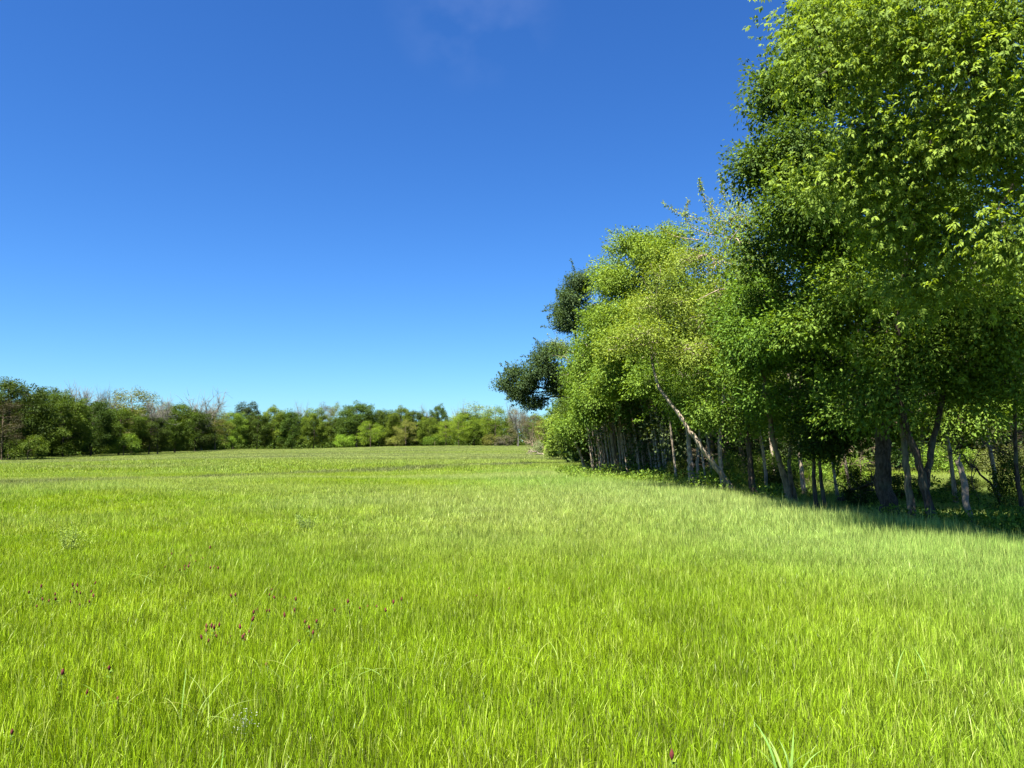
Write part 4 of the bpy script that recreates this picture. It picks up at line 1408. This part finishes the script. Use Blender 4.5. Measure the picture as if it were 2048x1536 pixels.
# ------------------------------------------------------------------ meadow plants one can pick out
def clover_parts():
    out = []
    for _ in range(3):
        h = rng.uniform(0.19, 0.27)
        a = Acc()
        rows, cols = 7, 8
        v = []
        for i in range(rows):
            t = i / (rows - 1)
            rad = 0.0105 * math.sin(math.pi * (0.10 + 0.86 * t)) ** 0.7
            for j in range(cols):
                s = 1.25 if (i + j) % 2 else 0.85
                an = 2 * math.pi * j / cols + i * 0.4
                v.append([math.cos(an) * rad * s, math.sin(an) * rad * s, h + t * 0.044 + (0.002 if (i + j) % 2 else 0)])
        q = [[i * cols + j, i * cols + (j + 1) % cols, (i + 1) * cols + (j + 1) % cols, (i + 1) * cols + j] for i in range(rows - 1) for j in range(cols)]
        v.append([0, 0, h + 0.050])
        t_ = [[(rows - 1) * cols + j, (rows - 1) * cols + (j + 1) % cols, rows * cols] for j in range(cols)]
        a.add(v, q, t_)
        head = a.mesh("head", [M_CLOVER])
        a = Acc()
        tube(a, np.array([[0.03, 0.02, -0.02], [0.012, 0.01, h * 0.5], [0, 0, h + 0.002]]), [0.0022, 0.002, 0.0018], 5)
        st = a.mesh("stem", [M_STEM])
        a = Acc()
        pos, dr, nm = [], [], []
        for z in (h * 0.45, h * 0.7, h * 0.9):
            an = rng.uniform(0, 6.28)
            for k in range(3):
                b = an + (k - 1) * 0.9
                pos.append([0.006, 0.004, z])
                dr.append([math.cos(b), math.sin(b), 0.35])
                nm.append([0, 0, 1])
        leaf_quads(a, np.array(pos), np.array(dr), np.array(nm, float), np.full(9, 0.03), np.full(9, 0.022), np.full(9, 0.5))
        out.append((head, st, a.mesh("leaf_sprig", [M_LEAF])))
    return out


CLV = clover_parts()


def clover(u, v, label, group):
    d = (1.70 - 0.20) * 1538 / (v - 884)
    g = gp(u, d, 0.0)
    s = rng.uniform(0.55, 0.9)
    r = thing("clover", label, "flower", g, group, rng.uniform(0, 6.28), (s, s, s * rng.uniform(0.9, 1.25)))
    r.rotation_euler = (rng.normal() * 0.16, rng.normal() * 0.16, rng.uniform(0, 6.28))
    hd, st, lf = CLV[int(rng.integers(3))]
    obj("stem", st, r)
    obj("head", hd, r)
    obj("leaf_sprig", lf, r, None, G_MID)


for (u0, u1, v0, v1, n, slope, lab, grp) in [
        (416, 512, 1238, 1266, 20, 0.0, "dark red clover head in the densest clump, midway along the near grass", "clovers of the densest clump"),
        (72, 205, 1162, 1200, 18, -0.12, "dark red clover head in the slanting drift near the photo's left edge", "clovers of the slanting drift"),
        (332, 442, 1100, 1136, 15, -0.1, "small dark red clover head in the farthest strip of clovers", "clovers of the farthest strip"),
        (478, 612, 1155, 1220, 14, 0.05, "dark red clover head scattered between the densest clump and the farthest strip", "clovers scattered above the dense clump"),
        (560, 640, 1230, 1270, 6, 0.0, "dark red clover head just beside the densest clump, among pale bent blades", "clovers beside the dense clump"),
        (682, 812, 1186, 1222, 9, 0.0, "dark red clover head in the loose row near the middle of the grass", "clovers of the loose middle row")]:
    for k in range(n):
        u = rng.uniform(u0, u1)
        clover(u, rng.uniform(v0, v1) + slope * (u - (u0 + u1) / 2), lab, grp)
for (u, v, lab) in [
        (1331, 1520, "single large dark red clover head beside the broad-bladed grass tuft"),
        (187, 1364, "lone red clover head left of the arching pale blades"),
        (238, 1318, "lone dark red clover head above the arching pale blades"),
        (258, 1378, "faint red clover head among the arching pale blades"),
        (52, 1432, "nearest dark red clover head by the photo's left edge"),
        (142, 1342, "pinkish clover head on its own in the plain grass"),
        (546, 1308, "lone red clover head under the loose tall grass"),
        (962, 1172, "lone clover head beyond the middle row of clovers"),
        (1012, 1164, "farthest lone clover head toward the middle of the field")]:
    clover(u, v, lab, "lone clovers in the near grass")

m, N, L = new_mat("broad_blade")
oi = N.new("ShaderNodeObjectInfo")
leafy_shader(m, N, L, oi.outputs["Color"], 0.42, 0.5, 0.2, (1.2, 1.15, 0.5))
M_BLADE = m


def blade_mesh(length, width, arch):
    a = Acc()
    n = 9
    t = np.linspace(0, 1, n)
    x = arch * length * t ** 1.8
    z = length * (t - 0.55 * arch * t ** 2.6)
    w = width * np.interp(t, [0, 0.3, 0.7, 1], [0.55, 1, 0.75, 0.03]) * 0.5
    v = np.concatenate([np.stack([x, -w, z + w * 0.35], -1), np.stack([x, 0 * w, z], -1), np.stack([x, w, z + w * 0.35], -1)])
    i = np.arange(n - 1)
    q = np.concatenate([np.stack([i, i + 1, n + i + 1, n + i], -1), np.stack([n + i, n + i + 1, 2 * n + i + 1, 2 * n + i], -1)])
    a.add(v, q)
    return a.mesh("blade", [M_BLADE])


BLD = [blade_mesh(1.0, 0.045, ar) for ar in (0.25, 0.5, 0.8, 1.1)]
PALE_BL, GREEN_BL = (0.24, 0.33, 0.07), (0.17, 0.27, 0.035)


def tuft(u, v, n, ht, wide, col, label, arch=(0, 4), spread_=0.05):
    d = 1.70 * 1538 / (v - 884) * 0.93
    r = thing("grass_tuft", label, "grass tuft", gp(u, d, 0.02), "tufts of coarse grass in the meadow", rng.uniform(0, 6.28))
    for k in range(n):
        b = obj("blade", BLD[int(rng.integers(*arch))], r, (rng.normal() * spread_, rng.normal() * spread_, 0), tuple(c * rng.uniform(0.85, 1.15) for c in col))
        b.rotation_euler = (rng.normal() * 0.08, rng.normal() * 0.12, k * 2.399 + rng.normal() * 0.3)
        h = ht * rng.uniform(0.6, 0.98)
        b.scale = (h, h * wide * 0.85, h)


tuft(1555, 1536, 13, 0.42, 1.0, (0.22, 0.33, 0.08), "broad pale-bladed grass tuft cut by the bottom edge", (0, 2), 0.03)
tuft(1022, 1575, 4, 0.42, 0.9, PALE_BL, "few upright broad blades at the middle of the bottom edge", (0, 2), 0.02)
tuft(545, 1570, 5, 0.42, 0.9, GREEN_BL, "green broad-bladed tuft at the bottom edge near the silvery seed heads", (0, 2), 0.02)
tuft(430, 1560, 3, 0.40, 0.6, GREEN_BL, "narrow green tuft next to the one at the bottom edge", (0, 2), 0.02)
tuft(340, 1420, 8, 0.52, 0.45, PALE_BL, "tuft of pale blades arching over beneath the lone clovers", (1, 4), 0.12)
tuft(440, 1425, 6, 0.50, 0.45, PALE_BL, "bent pale tuft beside the arching one", (1, 4), 0.12)
tuft(585, 1350, 10, 0.52, 0.45, PALE_BL, "large sprawling tuft of pale bent blades by the clovers", (1, 4), 0.16)
tuft(245, 1395, 4, 0.46, 0.4, PALE_BL, "thin pale tuft among the lone clovers", (1, 4), 0.1)
tuft(770, 1330, 6, 0.48, 0.4, GREEN_BL, "slender tuft under the loose row of clovers", (1, 3), 0.1)
tuft(870, 1330, 9, 0.50, 0.45, PALE_BL, "upright coarse tuft near the middle of the grass", (0, 4), 0.12)
tuft(1075, 1315, 6, 0.48, 0.5, PALE_BL, "tuft with flat-bent pale tips near the middle of the grass", (2, 4), 0.12)
tuft(1990, 1465, 6, 0.48, 0.7, GREEN_BL, "green broad tuft close to the right edge", (0, 3), 0.05)
tuft(1810, 1340, 6, 0.48, 0.5, PALE_BL, "tuft bent over in the cool green grass below the trees", (1, 4), 0.12)
tuft(280, 1160, 7, 0.55, 0.5, PALE_BL, "distant pale tuft between the slanting drift and the farthest strip", (1, 4), 0.14)


def weed(u, v, w_px, col, label, h=0.5, nst=22, nlf=60, lsz=1.0):
    d = 1.70 * 1538 / (v - 884)
    g = gp(u, d, 0.02)
    r = thing("weed_clump", label, "weed", g, "pale weeds in the meadow")
    a = Acc()
    b = Acc()
    rad = w_px / 1538 * d * 0.5
    for k in range(nst):
        e = np.array([rng.normal() * rad * 0.5, rng.normal() * rad * 0.5, h * rng.uniform(0.7, 1.1)])
        o = e * np.array([0.35, 0.35, 0])
        p = limb_path(o, e, 6, 0.1, 0.05)
        tube(a, p, np.linspace(0.004, 0.0015, 6), 4)
        n = nlf
        s = rng.uniform(0.25, 1, n) * 4.99
        i_ = s.astype(int)
        f = (s - i_)[:, None]
        pos = p[i_] * (1 - f) + p[i_ + 1] * f + rng.normal(size=(n, 3)) * 0.03
        ln = rng.uniform(0.03, 0.07, n) * lsz
        leaf_quads(b, pos, rng.normal(size=(n, 3)) + [0, 0, 0.5], rng.normal(size=(n, 3)), ln, ln * 0.3, rng.uniform(0, 1, n))
    obj("stem", a.mesh("stem", [M_STEM]), r, kind='stuff')
    obj("foliage", b.mesh("foliage", [M_LEAF]), r, None, col, 'stuff')


weed(150, 1108, 80, (0.185, 0.26, 0.05), "feathery pale weed clump standing above the grass at the left", 0.40, 18, 70, 0.6)
weed(620, 1066, 50, (0.16, 0.23, 0.06), "grey-green weed clump far out in the middle grass", 0.36, 14, 60, 0.6)
weed(505, 1490, 22, (0.26, 0.28, 0.24), "silvery seed heads near the bottom edge", 0.25, 3, 36, 0.28)

# spare patterns that were never planted
for lst in FAR.values():
    for src in lst:
        if src.name not in used:
            for ch in list(src.children):
                bpy.data.objects.remove(ch)
            bpy.data.objects.remove(src)
